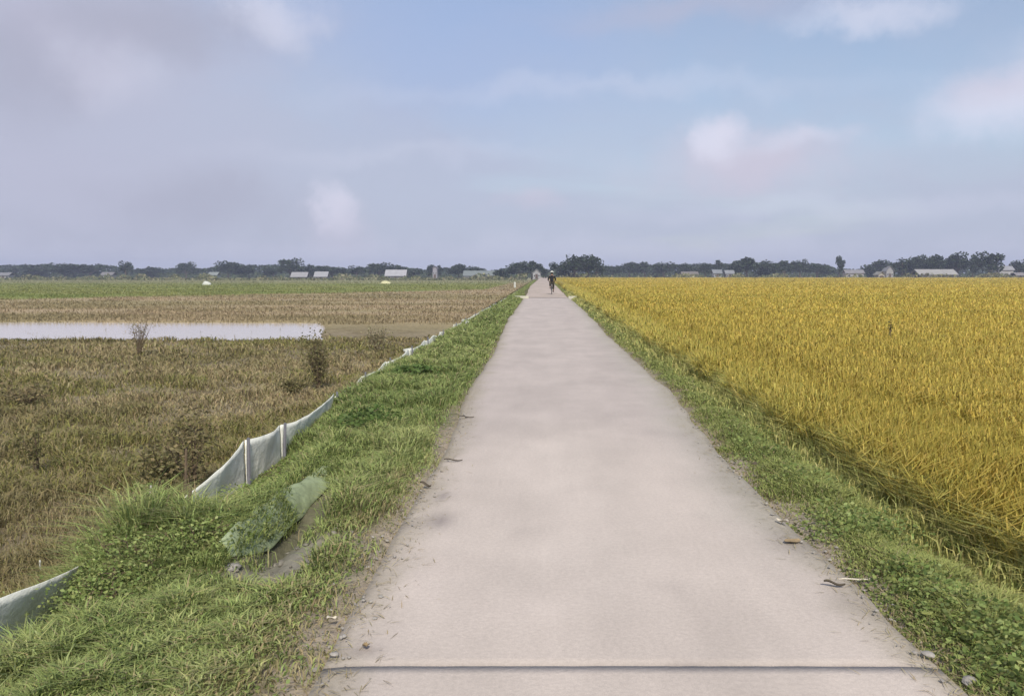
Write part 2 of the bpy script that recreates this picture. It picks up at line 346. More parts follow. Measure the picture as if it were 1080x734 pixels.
def scatter(n, ylo, yhi, xf, p=1.0):
    """n points; density falls with distance roughly as y^-p"""
    u = rng.uniform(0, 1, n)
    y = ylo*(yhi/ylo)**u if p == 1 else (ylo**(1-p)+u*(yhi**(1-p)-ylo**(1-p)))**(1/(1-p))
    lo, hi = xf(y); return lo+(hi-lo)*rng.uniform(0, 1, n), y

# left verge grass
x, y = scatter(350000, 1.6, 200, lambda y: (fence_x(y)-.25+.3*sstep(8, 12, y), road_l(y)+.06-.5*sstep(55, 65, y)), 1.5)
extra = rng.uniform(0, 1, len(x))
hol = np.maximum(np.exp(-((x+1.50)/.17)**2-((y-4.9)/.75)**2), np.exp(-((x+1.38)/.22)**2-((y-4.15)/.4)**2)*.75)
edge = sstep(.0, .3, road_l(y)-x+.25*(fbm(x, y, .3, 90)-.5))
bald = fbm(x, y, .8, 91, 3)
dry_edge = np.exp(-((x+1.0)/.18)**2)*(1-sstep(4.3, 6, y))
keep = (extra > hol*1.7) & (rng.uniform(0, 1, len(x)) < .12+.88*edge) & (rng.uniform(0, 1, len(x)) < 1-.8*sstep(.58, .7, bald)*(y < 9)) & (rng.uniform(0, 1, len(x)) > dry_edge*.75)
x, y = x[keep], y[keep]; n = len(x)
cl = fbm(x, y, .45, 92, 3); cl2 = fbm(x, y, .14, 93, 2); mid = fbm(x, y, 2.2, 94, 2)
H = (.035+.13*sstep(.3, .75, cl)+.05*cl2)*rng.uniform(.6, 1.3, n)*(.35+.65*sstep(0, .35, road_l(y)-x))
H *= 1+1.2*np.exp(-((x+2.35)/.35)**2-((y-4.55)/.3)**2)
H *= 1-.6*(x < -2.25)*(1-sstep(3.9, 4.2, y))
H *= 1-.7*np.exp(-((x+1.68)/.14)**2)*sstep(4, 4.3, y)*(1-sstep(5.8, 6.1, y))
H *= 1-.8*(x < -1.9)*sstep(4.85, 5.1, y)*(1-sstep(7.5, 7.9, y))
t = np.clip(.5*cl2+.45*mid+rng.uniform(-.15, .25, n)-.35*sstep(4, 9, y)*0, 0, 1)
cols = pal([(.13, .175, .055), (.22, .28, .09), (.32, .37, .13), (.44, .45, .20)], t, .25)
dryp = rng.uniform(0, 1, n) < .08+.5*np.exp(-((x+.95)/.25)**2)*(1-sstep(4.5, 6.5, y)); cols[dryp] = pal([(.30, .26, .13), (.42, .36, .20)], rng.uniform(0, 1, dryp.sum()))
far = y/7
lg = blades('verge_grass', x, y, height(x, y)-.01, H, np.clip(.0055*np.maximum(1, far), 0, .05)*rng.uniform(.7, 1.6, n), H*rng.uniform(.3, 1.3, n), cols, .4)
tag(lg, 'bright green creeping grass between the road and the low pale fence', 'grass', kind='stuff')
# small broad leaves (creeping weeds) on the left verge, near only
def leaves(name, x, y, z, s, cols, tilt=.6, parent=None, m=None):
    n = len(x); a = rng.uniform(0, 2*np.pi, n); u = np.stack([np.cos(a), np.sin(a), rng.uniform(-.5, tilt, n)], -1)
    u /= np.linalg.norm(u, axis=1)[:, None]; r = rng.normal(size=(n, 3)); r[:, 2] *= .5; v = np.cross(u, r); v /= np.linalg.norm(v, axis=1)[:, None]
    p = np.stack([x, y, z], -1); s = s[:, None]
    V = np.stack([p, p+u*s*.5+v*s*.32, p+u*s, p+u*s*.5-v*s*.32], 1).reshape(-1, 3)
    return np_mesh(name, V, [np.arange(4*n).reshape(-1, 4)], m or M['blade'], np.repeat(cols, 4, 0), parent)
x, y = scatter(60000, 2.0, 22, lambda y: (fence_x(y)-.1, road_l(y)-.08), 1.6)
k = (rng.uniform(0, 1, len(x)) < sstep(.42, .6, fbm(x, y, .6, 99, 3))) & (np.exp(-((x+1.46)/.27)**2-((y-4.5)/.9)**2) < .4) & (rng.uniform(0, 1, len(x)) < sstep(0, .4, road_l(y)-x))
x, y = x[k], y[k]; n = len(x)
cl = fbm(x, y, .45, 92, 3)
lf = leaves('ground_creeper', x, y, height(x, y)+(.02+.14*sstep(.3, .75, cl))*rng.uniform(.1, 1, n), rng.uniform(.014, .03, n)*np.maximum(1, y/8), pal([(.13, .18, .05), (.21, .27, .08), (.31, .36, .13)], rng.uniform(0, 1, n), .2))
tag(lf, 'small leaved green creeper matted through the left verge', 'creeper', kind='stuff')

# right verge
x, y = scatter(270000, 2.6, 150, lambda y: (road_r(y)-.05, 0*y+2.75), 1.45)
e = x-road_r(y)+.3*(fbm(x, y, .35, 101)-.5)
k = rng.uniform(0, 1, len(x)) < .06+.94*sstep(-.02, .28, e); x, y, e = x[k], y[k], e[k]; n = len(x)
cl = fbm(x, y, .5, 102, 3); mid = fbm(x, y, 2.0, 103, 2)
H = (.04+.06*sstep(.3, .75, cl))*rng.uniform(.6, 1.3, n)*(.4+.6*sstep(0, .4, e))*(1+.8*sstep(2.1, 2.6, x))
cols = pal([(.19, .24, .075), (.29, .33, .105), (.40, .41, .14), (.50, .46, .18)], .2*cl+.3*mid+.45*sstep(1.9, 2.6, x)+rng.uniform(-.1, .2, n), .16)
dp = rng.uniform(0, 1, n) < .07+.45*np.exp(-(e/.14)**2)*(y < 25); cols[dp] = pal([(.26, .22, .12), (.38, .32, .18)], rng.uniform(0, 1, dp.sum()))
rg = blades('roadside_grass', x, y, height(x, y)-.01, H, np.clip(.0055*np.maximum(1, y/7), 0, .08)*rng.uniform(.7, 1.6, n), H*rng.uniform(.3, 1.2, n), cols, .35)
tag(rg, 'low green grass between the road and the ripe rice', 'grass', kind='stuff')
x, y = scatter(20000, 2.6, 9, lambda y: (road_r(y)+.02, 0*y+2.5), 1.6)
k = (rng.uniform(0, 1, len(x)) < sstep(.45, .6, fbm(x, y, .5, 105, 3))*(1-.7*sstep(5, 7, y))); x, y = x[k], y[k]; n = len(x)
lf = leaves('roadside_weeds', x, y, height(x, y)+rng.uniform(.01, .13, n)*sstep(0, .3, x-road_r(y)), rng.uniform(.015, .035, n), pal([(.14, .20, .06), (.23, .29, .09), (.33, .37, .14)], rng.uniform(0, 1, n), .2))
tag(lf, 'leafy green weeds at the right road edge in the foreground', 'weeds', kind='stuff')

# ------------------------------------------------------------------ rice field
RICE_TOP = .82
def rice_edge(y): return 2.52+.15*(1-sstep(4, 8, y))-.15*sstep(10, 16, y)+.4*(fbm(y, y*0, 1.1, 110, 4)-.5)
# dense mass of leaves below the ears
gx2 = np.concatenate([[0, .02], .1*np.cumsum(1.028**np.arange(300))]); gx2 = gx2[gx2 < 900]
gy2 = spaced(-40, 283, .18, .012)
X, Y = np.meshgrid(gx2, gy2); X = X+rice_edge(Y)+.05
n_ = fbm(X, Y, .5, 112, 3); n2 = fbm(X, Y, 6, 113, 3)
Z = -.3+.60+.09*sstep(12, 26, Y)+.12*(n_-.5)+.08*(n2-.5)
Z -= .45*np.exp(-(X-rice_edge(Y))/.35)*(1-sstep(20, 60, Y)); Z[:, 0] = -.34
id_ = np.arange(X.size).reshape(X.shape)
def rice_tint(X, Y):
    m1 = fbm(X*.5, Y, 7, 115, 3); m2 = fbm(X*.18, Y, 3, 116, 3)
    near_green = np.exp(-(X-2.5)/(.04*Y+1.2))
    return np.clip(.9*m1+.55*(m2-.5)+.12-.35*near_green*sstep(8, 30, Y), 0, 1)
tt = rice_tint(X, Y)
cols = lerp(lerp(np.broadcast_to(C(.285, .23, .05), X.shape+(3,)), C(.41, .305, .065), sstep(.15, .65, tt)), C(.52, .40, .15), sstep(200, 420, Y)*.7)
rm = mat('rice_mass', rough=.9, attr=True, var=.22, scale=6, bump=.05, spec=.1)
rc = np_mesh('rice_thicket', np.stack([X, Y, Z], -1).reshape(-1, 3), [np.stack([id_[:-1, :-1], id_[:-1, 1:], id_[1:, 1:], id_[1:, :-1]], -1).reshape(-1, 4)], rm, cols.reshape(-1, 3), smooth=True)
tag(rc, 'close standing rice straw under the golden ears of the right field', 'rice', kind='stuff')
def rice(name, n, y0, y1, p, wscale, frac_xmax=1.0, zfull=True):
    u = rng.uniform(0, 1, n); y = (y0**(1-p)+u*(y1**(1-p)-y0**(1-p)))**(1/(1-p))
    span = np.maximum(.85*y-2.0, 1.2)*frac_xmax
    x = rice_edge(y)+span*rng.uniform(0, 1, n)**1.15
    cl = fbm(x, y, .35, 120, 2)
    e = x-rice_edge(y)
    k = rng.uniform(0, 1, n) < .35+.65*sstep(.2, .5, cl); x, y, e, cl = x[k], y[k], e[k], cl[k]; n = len(x)
    big = fbm(x, y, 5, 113, 3)
    top = (RICE_TOP-.16*np.exp(-e/.25)+.10*(cl-.5)+.10*(big-.5))*rng.uniform(.82, 1.08, n)
    short = np.where((e > .7), .42+.13*sstep(16, 26, y), 0)*1.0      # inner plants show only their upper part
    z0 = -.31+short; H = top-short
    ear = rng.uniform(0, 1, n) < .5
    t = rice_tint(x, y)
    cg = pal([(.30, .30, .075), (.44, .39, .095), (.55, .46, .12)], t*.7+.1+rng.uniform(-.2, .2, n), .12)
    ce = pal([(.44, .365, .08), (.56, .45, .11), (.66, .54, .15)], t*.6+rng.uniform(0, .45, n), .12)
    c = np.where(ear[:, None], ce, cg)
    c = c*np.array([1.0, .96, .84])
    Wd = np.where(ear, .009, .006)*wscale*np.maximum(1, y/8)*rng.uniform(.7, 1.4, n)
    lean = np.where(ear, .22, .14)*rng.uniform(.3, 1.4, n)
    return blades(name, x, y, z0, H, np.minimum(Wd, .35), lean, c, np.where(ear, .75, .15))
r1 = rice('rice_plants', 330000, 3.2, 24, 1.25, 1.0)
tag(r1, 'ripe golden rice plants with drooping ears nearest the road', 'rice', kind='stuff')
n = 60000; y = 3.2*(90/3.2)**rng.uniform(0, 1, n); e = rng.exponential(.22, n)-.12; x = rice_edge(y)+e
top = (RICE_TOP-.34*np.exp(-np.clip(e+.12, 0, 9)/.22))*rng.uniform(.6, 1.08, n); t = rng.uniform(0, 1, n)
tag(blades('rice_border_plants', x, y, height(x, y)-.02, top, .009*np.maximum(1, y/8)*rng.uniform(.7, 1.5, n), rng.uniform(.03, .2, n), pal([(.40, .38, .09), (.55, .46, .11), (.66, .54, .15)], t, .12), rng.uniform(0, .9, n)), 'outermost ripe rice plants leaning over the right verge', 'rice', kind='stuff')
r2 = rice('rice_ears', 240000, 22, 285, 1.35, 1.0)
tag(r2, 'golden ears of ripe rice stretching back to the far trees', 'rice', kind='stuff')

n = 60000; y = 3.4*(70/3.4)**rng.uniform(0, 1, n); x = rice_edge(y)-np.abs(rng.normal(0, .22, n))+.12; k = fbm(x, y, .5, 125, 3) > .25; x, y = x[k], y[k]; n = len(x)
H = rng.uniform(.15, .6, n)*np.exp(-np.clip(rice_edge(y)-x, 0, 9)/.3); t = rng.uniform(0, 1, n)
tag(blades('border_straw', x, y, height(x, y)-.01, H, .007*np.maximum(1, y/8)*rng.uniform(.7, 1.5, n), H*rng.uniform(.2, .9, n), pal([(.30, .35, .11), (.46, .45, .15), (.58, .52, .21)], t, .2), .4), 'mixed tall grass and stray rice along the border of the rice field', 'grass', kind='stuff')
# ------------------------------------------------------------------ brown fallow field on the left
def left_hi(y): return fence_x(y)-.12
x, y = scatter(330000, 3.0, 26, lambda y: (-.95*y-3.5, left_hi(y)), 1.2)
cl = fbm(x, y, .7, 130, 3); cl2 = fbm(x, y, .2, 131, 2); big = fbm(x, y, 3.2, 132, 3)
k = rng.uniform(0, 1, len(x)) < .45+.55*sstep(.3, .6, cl); k &= pond(x, y) < .08
x, y, cl, cl2, big = x[k], y[k], cl[k], cl2[k], big[k]; n = len(x)
H = (.06+.13*sstep(.3, .8, cl)*(.4+.9*big)+.05*cl2)*rng.uniform(.5, 1.3, n)
near = 1-sstep(4.5, 9, y-.25*(x+3))
t = .22*cl2+1.25*(big-.22)+rng.uniform(-.15, .2, n)
cols = pal([(.18, .16, .075), (.26, .22, .105), (.34, .28, .15), (.42, .345, .20)], t, .22)
gp = rng.uniform(0, 1, n) < .12+.5*sstep(.45, .65, fbm(x*.6, y, 2.4, 134, 3)); cols[gp] = pal([(.15, .155, .05), (.24, .23, .075), (.32, .29, .10)], rng.uniform(0, 1, gp.sum()))
fl = blades('fallow_weeds', x, y, height(x, y)-.02, H, .006*np.maximum(1, y/6)*rng.uniform(.7, 1.7, n), H*rng.uniform(.3, 1.2, n), cols, .3)
tag(fl, 'brown and olive weeds covering the wet field left of the fence', 'weeds', kind='stuff')
x, y = scatter(130000, 33.5, 300, lambda y: (-.95*y-3.5, -2.6+0*y), 1.3)
k = (pond(x, y) < .3) & (rng.uniform(0, 1, len(x)) < .2+.8*sstep(.35, .6, fbm(x*.4, y, 2, 140, 3))); x, y = x[k], y[k]; n = len(x)
H = rng.uniform(.06, .2, n)
gc = ground_col(x, y)
fs = blades('far_stubble', x, y, height(x, y)-.02, H, .006*y/6*rng.uniform(.8, 1.6, n), H*.6, gc*rng.uniform(.75, 1.25, (n, 1)), .2)
tag(fs, 'short tan stubble and green growth on the far left fields', 'stubble', kind='stuff')
# reeds along the pond's near bank
x = rng.uniform(-60, -8, 9000); y = 24.9+rng.normal(0, .3, 9000); H = rng.uniform(.03, .1, 9000)*np.where(fbm(x, y, 3, 142) > .5, 1, .5)
xs_ = rng.uniform(-45, -9, 2500); ys_ = 25.3+rng.exponential(1.0, 2500); ys_ = np.where(rng.uniform(0, 1, 2500) < .3, 35.6-rng.exponential(.6, 2500), ys_); k = fbm(xs_, ys_, 1.5, 144) > .5; xs_, ys_ = xs_[k], ys_[k]; nk = len(xs_)
tag(blades('pond_stubble', xs_, ys_, np.full(nk, -.7), rng.uniform(.05, .16, nk), .02*np.ones(nk), .04*np.ones(nk), pal([(.12, .11, .05), (.24, .20, .10)], rng.uniform(0, 1, nk))), 'sparse stubble poking out of the shallow water strip', 'stubble', kind='stuff')
tag(blades('bank_grass', x, y, height(x, y), H, .03*rng.uniform(.7, 1.5, 9000), H*.5, pal([(.09, .09, .035), (.17, .15, .06)], rng.uniform(0, 1, 9000))), 'short dark grass fringe on the near bank of the water strip', 'grass', kind='stuff')

# rubble in the hollow
def rock_bm(bm, c, s, seed):
    r = random.Random(seed); b2 = bmesh.ops.create_icosphere(bm, subdivisions=2, radius=1)['verts']
    sx, sy, sz = s*r.uniform(.7, 1.3), s*r.uniform(.7, 1.3), s*r.uniform(.4, .8); rot = Matrix.Rotation(r.uniform(0, 6), 3, 'Z')
    ks = [(Vector((r.uniform(-1, 1), r.uniform(-1, 1), r.uniform(-1, 1))).normalized(), r.uniform(.55, .9)) for _ in range(9)]
    for v in b2:
        p = v.co.copy()
        for d, h in ks:
            q = p.dot(d)
            if q > h: p -= d*(q-h)
        v.co = rot @ Vector((p.x*sx, p.y*sy, p.z*sz))+Vector(c)
def bm_obj(name, bm, m, parent=None, smooth=False):
    me = bpy.data.meshes.new(name); bmesh.ops.recalc_face_normals(bm, faces=bm.faces); bm.to_mesh(me); bm.free(); me.materials.append(m)
    if smooth:
        for p in me.polygons: p.use_smooth = True
    o = bpy.data.objects.new(name, me); COL.objects.link(o)
    if parent: o.parent = parent
    return o
bm = bmesh.new()
for i in range(170):
    px, py = random.gauss(-1.42, .15), random.gauss(4.05, .4)
    rock_bm(bm, (px, py, float(height(px, py))+.004), random.choice([.005, .008, .012, .02]), i)
tag(bm_obj('rubble', bm, mat('earth_clod', (.19, .175, .14), .95, var=.35, scale=18, bump=.008)), 'grey earth clods and rubble in the slumped hollow of the left verge', 'rubble', kind='stuff')
bm = bmesh.new()
for i in range(420):
    s = random.random() < .5; py = random.uniform(2.6, 9)
    px = (float(road_l(py))+random.gauss(0, .07)) if s else (float(road_r(py))+random.gauss(.02, .06))
    inside = RL+.02 < px < RR-.02
    rock_bm(bm, (px, py, .004 if float(road_l(py)) < px < float(road_r(py)) else float(height(px, py))+.01), random.choice([.003, .005, .008, .012]), i+1000)
tag(bm_obj('gravel', bm, M['stone']), 'loose grit and small stones along both road edges', 'gravel', kind='stuff')
# dry straw litter on edges
n = 5000; s = rng.uniform(0, 1, n) < .6; y = 2.4+9*rng.uniform(0, 1, n)**1.6; x = np.where(s, road_l(y)+rng.normal(-.03, .11, n), road_r(y)+rng.normal(.02, .10, n))
on = (x > road_l(y)) & (x < road_r(y)); H = rng.uniform(.002, .014, n)
tag(blades('straw_litter', x, y, np.where(on, .003, height(x, y)+.02), H, .004*np.ones(n), rng.uniform(.02, .09, n), pal([(.28, .23, .12), (.45, .38, .22)], rng.uniform(0, 1, n))), 'dry straw and dead grass scattered along the road edges', 'straw', kind='stuff')
print('blades done')
exec_marker = 1

# ------------------------------------------------------------------ sheet fence
def tube(bm, pts, rad, seg=8, cap=True):
    rings = []
    for i, p in enumerate(pts):
        p = Vector(p); a = Vector(pts[max(i-1, 0)]); b = Vector(pts[min(i+1, len(pts)-1)]); d = (b-a).normalized()
        u = d.orthogonal().normalized() if i == 0 else (lastu-d*lastu.dot(d)).normalized()
        lastu = u; v_ = d.cross(u); r = rad[i] if isinstance(rad, (list, tuple)) else rad
        rings.append([bm.verts.new(p+u*math.cos(2*math.pi*k/seg)*r+v_*math.sin(2*math.pi*k/seg)*r) for k in range(seg)])
    for a, b in zip(rings, rings[1:]):
        for k in range(seg): bm.faces.new((a[k], a[(k+1) % seg], b[(k+1) % seg], b[k]))
    if cap: bm.faces.new(rings[0][::-1]); bm.faces.new(rings[-1])
def box(bm, c, s, rot=None):
    vs = bmesh.ops.create_cube(bm, size=1)['verts']
    for v_ in vs:
        p = Vector((v_.co.x*s[0], v_.co.y*s[1], v_.co.z*s[2])); v_.co = (rot @ p if rot else p)+Vector(c)
    return vs
fence = empty('sheet_fence', (-2.6, 3, -.3))
tag(fence, 'low whitish plastic sheet fence on short stakes along the left verge', 'fence')
Pm = Matrix.Translation((2.6, -3, .3))
posts_y = [2.2, 3.35, 4.5, 5.7, 6.86, 7.78, 9.9, 11.7, 13.6, 15.7, 18, 20.5, 23.2, 26, 29, 32.5, 36, 40, 44, 48.5, 53, 58, 63.5, 69.5, 76]
topz = lambda y: np.interp(y, [2, 3.3, 3.65, 4.4, 4.7, 5.5, 5.74, 6.18, 6.86, 7.74, 8.1, 11.7, 15.6, 20, 28, 36, 60, 90], [.02, .02, .0, -.09, -.2, -.22, -.12, -.03, .055, .02, -.01, .05, .08, .08, .10, .12, .14, .14])
for a, b in zip(posts_y, posts_y[1:]):
    nn = 26; ys = np.linspace(a+.012, b-.012, nn); vs = np.linspace(0, 1, 9); s = (ys-a)/(b-a)
    sag = np.where(a > 8.5, .13*fbm(ys, ys*0, .8, int(a*10)), 0)+.012*np.sin(np.pi*s)*(a > 3)
    tz = topz(ys)-sag
    gz = height(fence_x(ys), ys)-.04
    VV = []
    for j, v_ in enumerate(vs):
        xx = fence_x(ys)+.05*np.sin(np.pi*s)*v_+.03*(fbm(ys, ys*0+v_*.5, .22, 150, 2)-.5)+(-.06*v_)*(a > 8.5)+ .07*(v_)*(a < 4.5)
        zz = gz*(1-v_)+np.maximum(tz, gz+.05)*v_
        VV.append(np.stack([xx, ys, zz], -1))
    VV = np.array(VV); id_ = np.arange(nn*9).reshape(9, nn)
    o = np_mesh('sheet', VV.reshape(-1, 3)-np.array([-2.6, 3, -.3]), [np.stack([id_[:-1, :-1], id_[:-1, 1:], id_[1:, 1:], id_[1:, :-1]], -1).reshape(-1, 4)], M['net'], parent=fence, smooth=True)
    md = o.modifiers.new('s', 'SOLIDIFY'); md.thickness = .004
for i, py in enumerate(posts_y):
    px = float(fence_x(py))+.03; gz = float(height(px, py)); tz = float(topz(py))
    bm = bmesh.new(); lx = random.uniform(-.02, .02)
    tube(bm, [(px+2.6, py-3, gz-.1+.3), (px+2.6+lx*.5, py-3, (gz+tz)/2+.3), (px+2.6+lx, py-3+.01, tz+.3+(.02 if i != 3 else .1))], [.017, .016, .014], 7)
    bm_obj('post', bm, M['brownpost'] if i == 3 else M['post'], fence)

# pale old sheet lying folded on the bank edge
def strip_obj(name, path, half, m, arch, seg=9, thick=.01, seed=0, rag=.3):
    n = len(path); VV = []
    for i, p in enumerate(path):
        p = Vector(p); t = (Vector(path[min(i+1, n-1)])-Vector(path[max(i-1, 0)])).normalized(); s = Vector((t.y, -t.x, 0))
        h = half*(1-rag+2*rag*float(vn(i*.35, 0, 1, seed)))*(min(1, (i+1)/3, (n-i)/3)**.5)
        for k in range(seg):
            u = -1+2*k/(seg-1)
            q = p+s*(u*h+.02*math.sin(i*1.7)*(1-abs(u))); q.z = max(float(height(q.x, q.y)), float(height(p.x, p.y))-.12)+.012+arch*(1-abs(u)**2)+.05*(float(vn(i*.7, k*.8, 1, seed+3))-.3)*(1-abs(u)*.6); VV.append(q)
    V = np.array([v[:] for v in VV]); id_ = np.arange(n*seg).reshape(n, seg)
    o = np_mesh(name, V, [np.stack([id_[:-1, :-1], id_[:-1, 1:], id_[1:, 1:], id_[1:, :-1]], -1).reshape(-1, 4)], m, smooth=True)
    md = o.modifiers.new('s', 'SOLIDIFY'); md.thickness = thick; md2 = o.modifiers.new('u', 'SUBSURF'); md2.levels = 1; md2.render_levels = 1
    return o
path = []
for i in range(20):
    t = i/19; py = 4.15+1.75*t; px = -1.70+.10*t+.02*math.sin(t*9); path.append((px-.02, py, float(height(px-.05, py))+.01+.02*math.sin(t*6)))
M['oldnet'] = mat('weathered_sheet', (.28, .33, .19), .8, var=.3, scale=9, bump=.01)
o = strip_obj('old_sheet', path, .075, M['oldnet'], .05, seed=4, rag=.6)
tag(o, 'weathered pale sheet lying folded in the grass above the dark hollow', 'plastic sheet')
# grass growing over it, overhanging the hollow
n = 7500; y = rng.uniform(4.0, 7.0, n); x = -1.74+.14*(y-4.15)/2.3-np.abs(rng.normal(0, .12, n))+.09
H = rng.uniform(.03, .09, n); k = fbm(x, y, .18, 160) > .43; x, y, H = x[k], y[k], H[k]; n = len(x)
tag(blades('overhanging_grass', x, y, height(x, y)+.02, H, .006*np.ones(n), H*rng.uniform(.4, 1.6, n), pal([(.15, .20, .06), (.25, .31, .09), (.38, .40, .16)], rng.uniform(0, 1, n)), .5), 'green grass growing over the folded old sheet', 'grass', kind='stuff')

# ------------------------------------------------------------------ shrubs, stakes
def shrub(name, label, cat, p, h, w, nst, nleaf, leaf, cols, seed, stemcol=None, base=None, loose=1.0):
    r = random.Random(seed); root = empty(name, p); tag(root, label, cat)
    bm = bmesh.new(); tips = []
    for i in range(nst):
        a = r.uniform(0, 6.28); l = r.uniform(.6, 1)*h; dx, dy = math.cos(a)*w/2*r.uniform(.2, 1), math.sin(a)*w/2*r.uniform(.2, 1)
        pts = [(dx*.1, dy*.1, -.05), (dx*.3, dy*.3, l*.35), (dx*.7, dy*.7, l*.7), (dx, dy, l)]
        tube(bm, pts, [.008*h+.003, .006*h+.003, .004*h+.002, .002], 5); tips += [pts[1], pts[2], pts[3]]*1
        for j in range(3):
            f = r.uniform(.3, .9); b = r.uniform(0, 6.28); q = Vector((dx*f, dy*f, l*f)); e = q+Vector((math.cos(b)*w*.2, math.sin(b)*w*.2, h*.12)); tube(bm, [q, e], [.004, .002], 4); tips.append(tuple(e))
    bm_obj('stem', bm, stemcol or M['brownpost'], root)
    T = np.array([tips[r.randrange(len(tips))] for _ in range(nleaf)])
    P = T+rng.normal(0, 1, (nleaf, 3))*np.array([w*.13, w*.13, h*.09])*loose; P[:, 2] = np.abs(P[:, 2])
    leaves('foliage', P[:, 0], P[:, 1], P[:, 2], rng.uniform(.6, 1.3, nleaf)*leaf, pal(cols, rng.uniform(0, 1, nleaf), .2), parent=root)
    return root
BR = [(.14, .12, .06), (.21, .175, .085), (.28, .23, .12)]; OL = [(.13, .12, .05), (.18, .165, .07), (.24, .21, .10)]; GR = [(.15, .20, .06), (.24, .30, .09), (.35, .39, .15)]
def gp(px, py, z=-.6): p = on_z(px, py, z); p.z = float(height(p.x, p.y)); return p
shrub('dead_shrub', 'bare brown shrub standing in front of the pale water strip', 'shrub', gp(146, 376), 1.0, .8, 12, 420, .04, BR, 1, loose=.9)
shrub('field_shrub', 'upright dark olive shrub near the right end of the water strip', 'shrub', gp(336, 412), 1.0, .5, 16, 1300, .045, OL, 2, loose=1.2)
shrub('field_shrub', 'low dark weed clump left of the upright olive shrub', 'shrub', gp(309, 416), .28, .5, 8, 700, .045, OL, 3)
shrub('withered_weed', 'withered brown weed with spreading top behind the fence stake', 'weed', gp(206, 540), .78, .55, 7, 700, .045, BR, 4)
shrub('withered_weed', 'dark broad weed clump just left of the withered brown one', 'weed', gp(175, 512), .45, .6, 9, 900, .045, OL, 5)
shrub('withered_weed', 'thin upright dark weed far left in the brown field', 'weed', gp(40, 500), .5, .3, 5, 260, .04, OL, 6)
shrub('withered_weed', 'small reddish brown weed clump at the left picture edge in the field', 'weed', gp(25, 430), .5, .9, 9, 350, .06, BR, 7)
shrub('field_weed', 'small round green weed close behind the grassy mound', 'weed', gp(163, 536), .22, .3, 6, 350, .035, GR, 8)
shrub('pale_weed', 'pale straw coloured weed beside the fence near the water end', 'weed', gp(397, 372), .75, .6, 8, 500, .06, [(.25, .22, .12), (.34, .3, .18)], 9)
for i, (px, py, h, w, lab) in enumerate([(140, 600, .26, .5, 'bushy bright green weed hiding the gap in the low fence'), (205, 585, .2, .4, 'leafy green weed at the foot of the brown fence stake'), (105, 628, .18, .4, 'spreading green weed before the nearest white fence sheet')]):
    p = on_z(px, py, -.05); p.z = float(height(p.x, p.y)); shrub('leafy_weed', lab, 'weed', p, h, w, 10, 1500, .021, GR, 20+i, stemcol=M['brownpost'], loose=1.5)
shrub('verge_weed', 'dark green weed cluster in the middle of the left verge', 'weed', gp(385, 455, 0), .2, .5, 10, 900, .05, [(.08, .13, .035), (.14, .20, .06)], 31)
shrub('verge_weed', 'small dark weed tuft on the verge below the far fence posts', 'weed', gp(430, 400, 0), .22, .6, 8, 700, .07, [(.08, .13, .035), (.14, .20, .06)], 32)
shrub('rice_stem', 'single dark upright weed standing above the rice', 'weed', Vector((at_d(938, 395, 14).x, 14, .35)), .35, .08, 2, 60, .04, OL, 33)
def stake(name, label, p, h, r, m, lean=(0, 0)):
    bm = bmesh.new(); tube(bm, [(0, 0, -.05), (lean[0]*.5, lean[1]*.5, h*.5), (lean[0], lean[1], h-.01), (lean[0], lean[1], h)], [r, r*.95, r*.85, r*.5], 7)
    o = bm_obj(name, bm, m); o.location = p; tag(o, label, 'stake')
stake('white_stake', 'short white stake in the field behind the nearest fence sheet', gp(43, 607), .12, .008, M['white'])
stake('white_marker', 'tiny white marker stick beside the round green field weed', gp(158, 527), .16, .01, M['white'], (.02, 0))
stake('wooden_stake', 'thin brown wooden stake leaning beside the open end of the fence', Vector((-2.72, 5.9, -.4)), .58, .011, M['brownpost'], (.02, .03))

# ------------------------------------------------------------------ small things on and by the road
def flat_leaf(name, label, cat, px, py, L_, W_, m, rz, curl=.01, z0=.006, thick=.002):
    p = on_z(px, py, 0.0); onroad = float(road_l(p.y)) < p.x < float(road_r(p.y)); p.z = z0 if onroad else float(height(p.x, p.y))+.03
    bm = bmesh.new(); rows = []
    for i in range(9):
        t = i/8; ww = W_*math.sin(math.pi*(.08+.86*t))**.8; zz = curl*math.sin(t*5+1)+curl
        rows.append([bm.verts.new(((t-.5)*L_, s*ww/2, zz+abs(s)*curl*.8)) for s in (-1, 0, 1)])
    for a, b in zip(rows, rows[1:]):
        for k in range(2): bm.faces.new((a[k], a[k+1], b[k+1], b[k]))
    o = bm_obj(name, bm, m); o.location = p; o.rotation_euler = (0, 0, rz); tag(o, label, cat)
    md = o.modifiers.new('s', 'SOLIDIFY'); md.thickness = thick
M['pale'] = mat('pale_husk', (.55, .5, .4), .8, var=.15, scale=40); M['darkleaf'] = mat('dark_leaf', (.08, .065, .045), .8, var=.2, scale=30)
flat_leaf('pale_husk', 'small pale husk lying on the road near its right edge', 'husk', 825, 552, .1, .03, M['pale'], 2.0)
flat_leaf('flat_leaf', 'grey brown leaf lying flat on the road below the pale husk', 'leaf', 836, 572, .11, .06, M['dry'], .5, .004)
flat_leaf('dry_stalk', 'pale dry stalk poking from the right grass onto the road', 'stalk', 902, 609, .17, .016, M['pale'], .15, .004)
flat_leaf('dry_stalk', 'darker short stalk just below the pale dry stalk', 'stalk', 880, 619, .1, .025, M['darkleaf'], -.1)
flat_leaf('dark_leaf', 'curled dark leaf on the left road edge', 'leaf', 449, 514, .09, .035, M['darkleaf'], -.4, .012)
flat_leaf('dry_leaf', 'yellowish dry leaf in the straw of the left road edge', 'leaf', 350, 654, .05, .03, M['pale'], .9, .008)
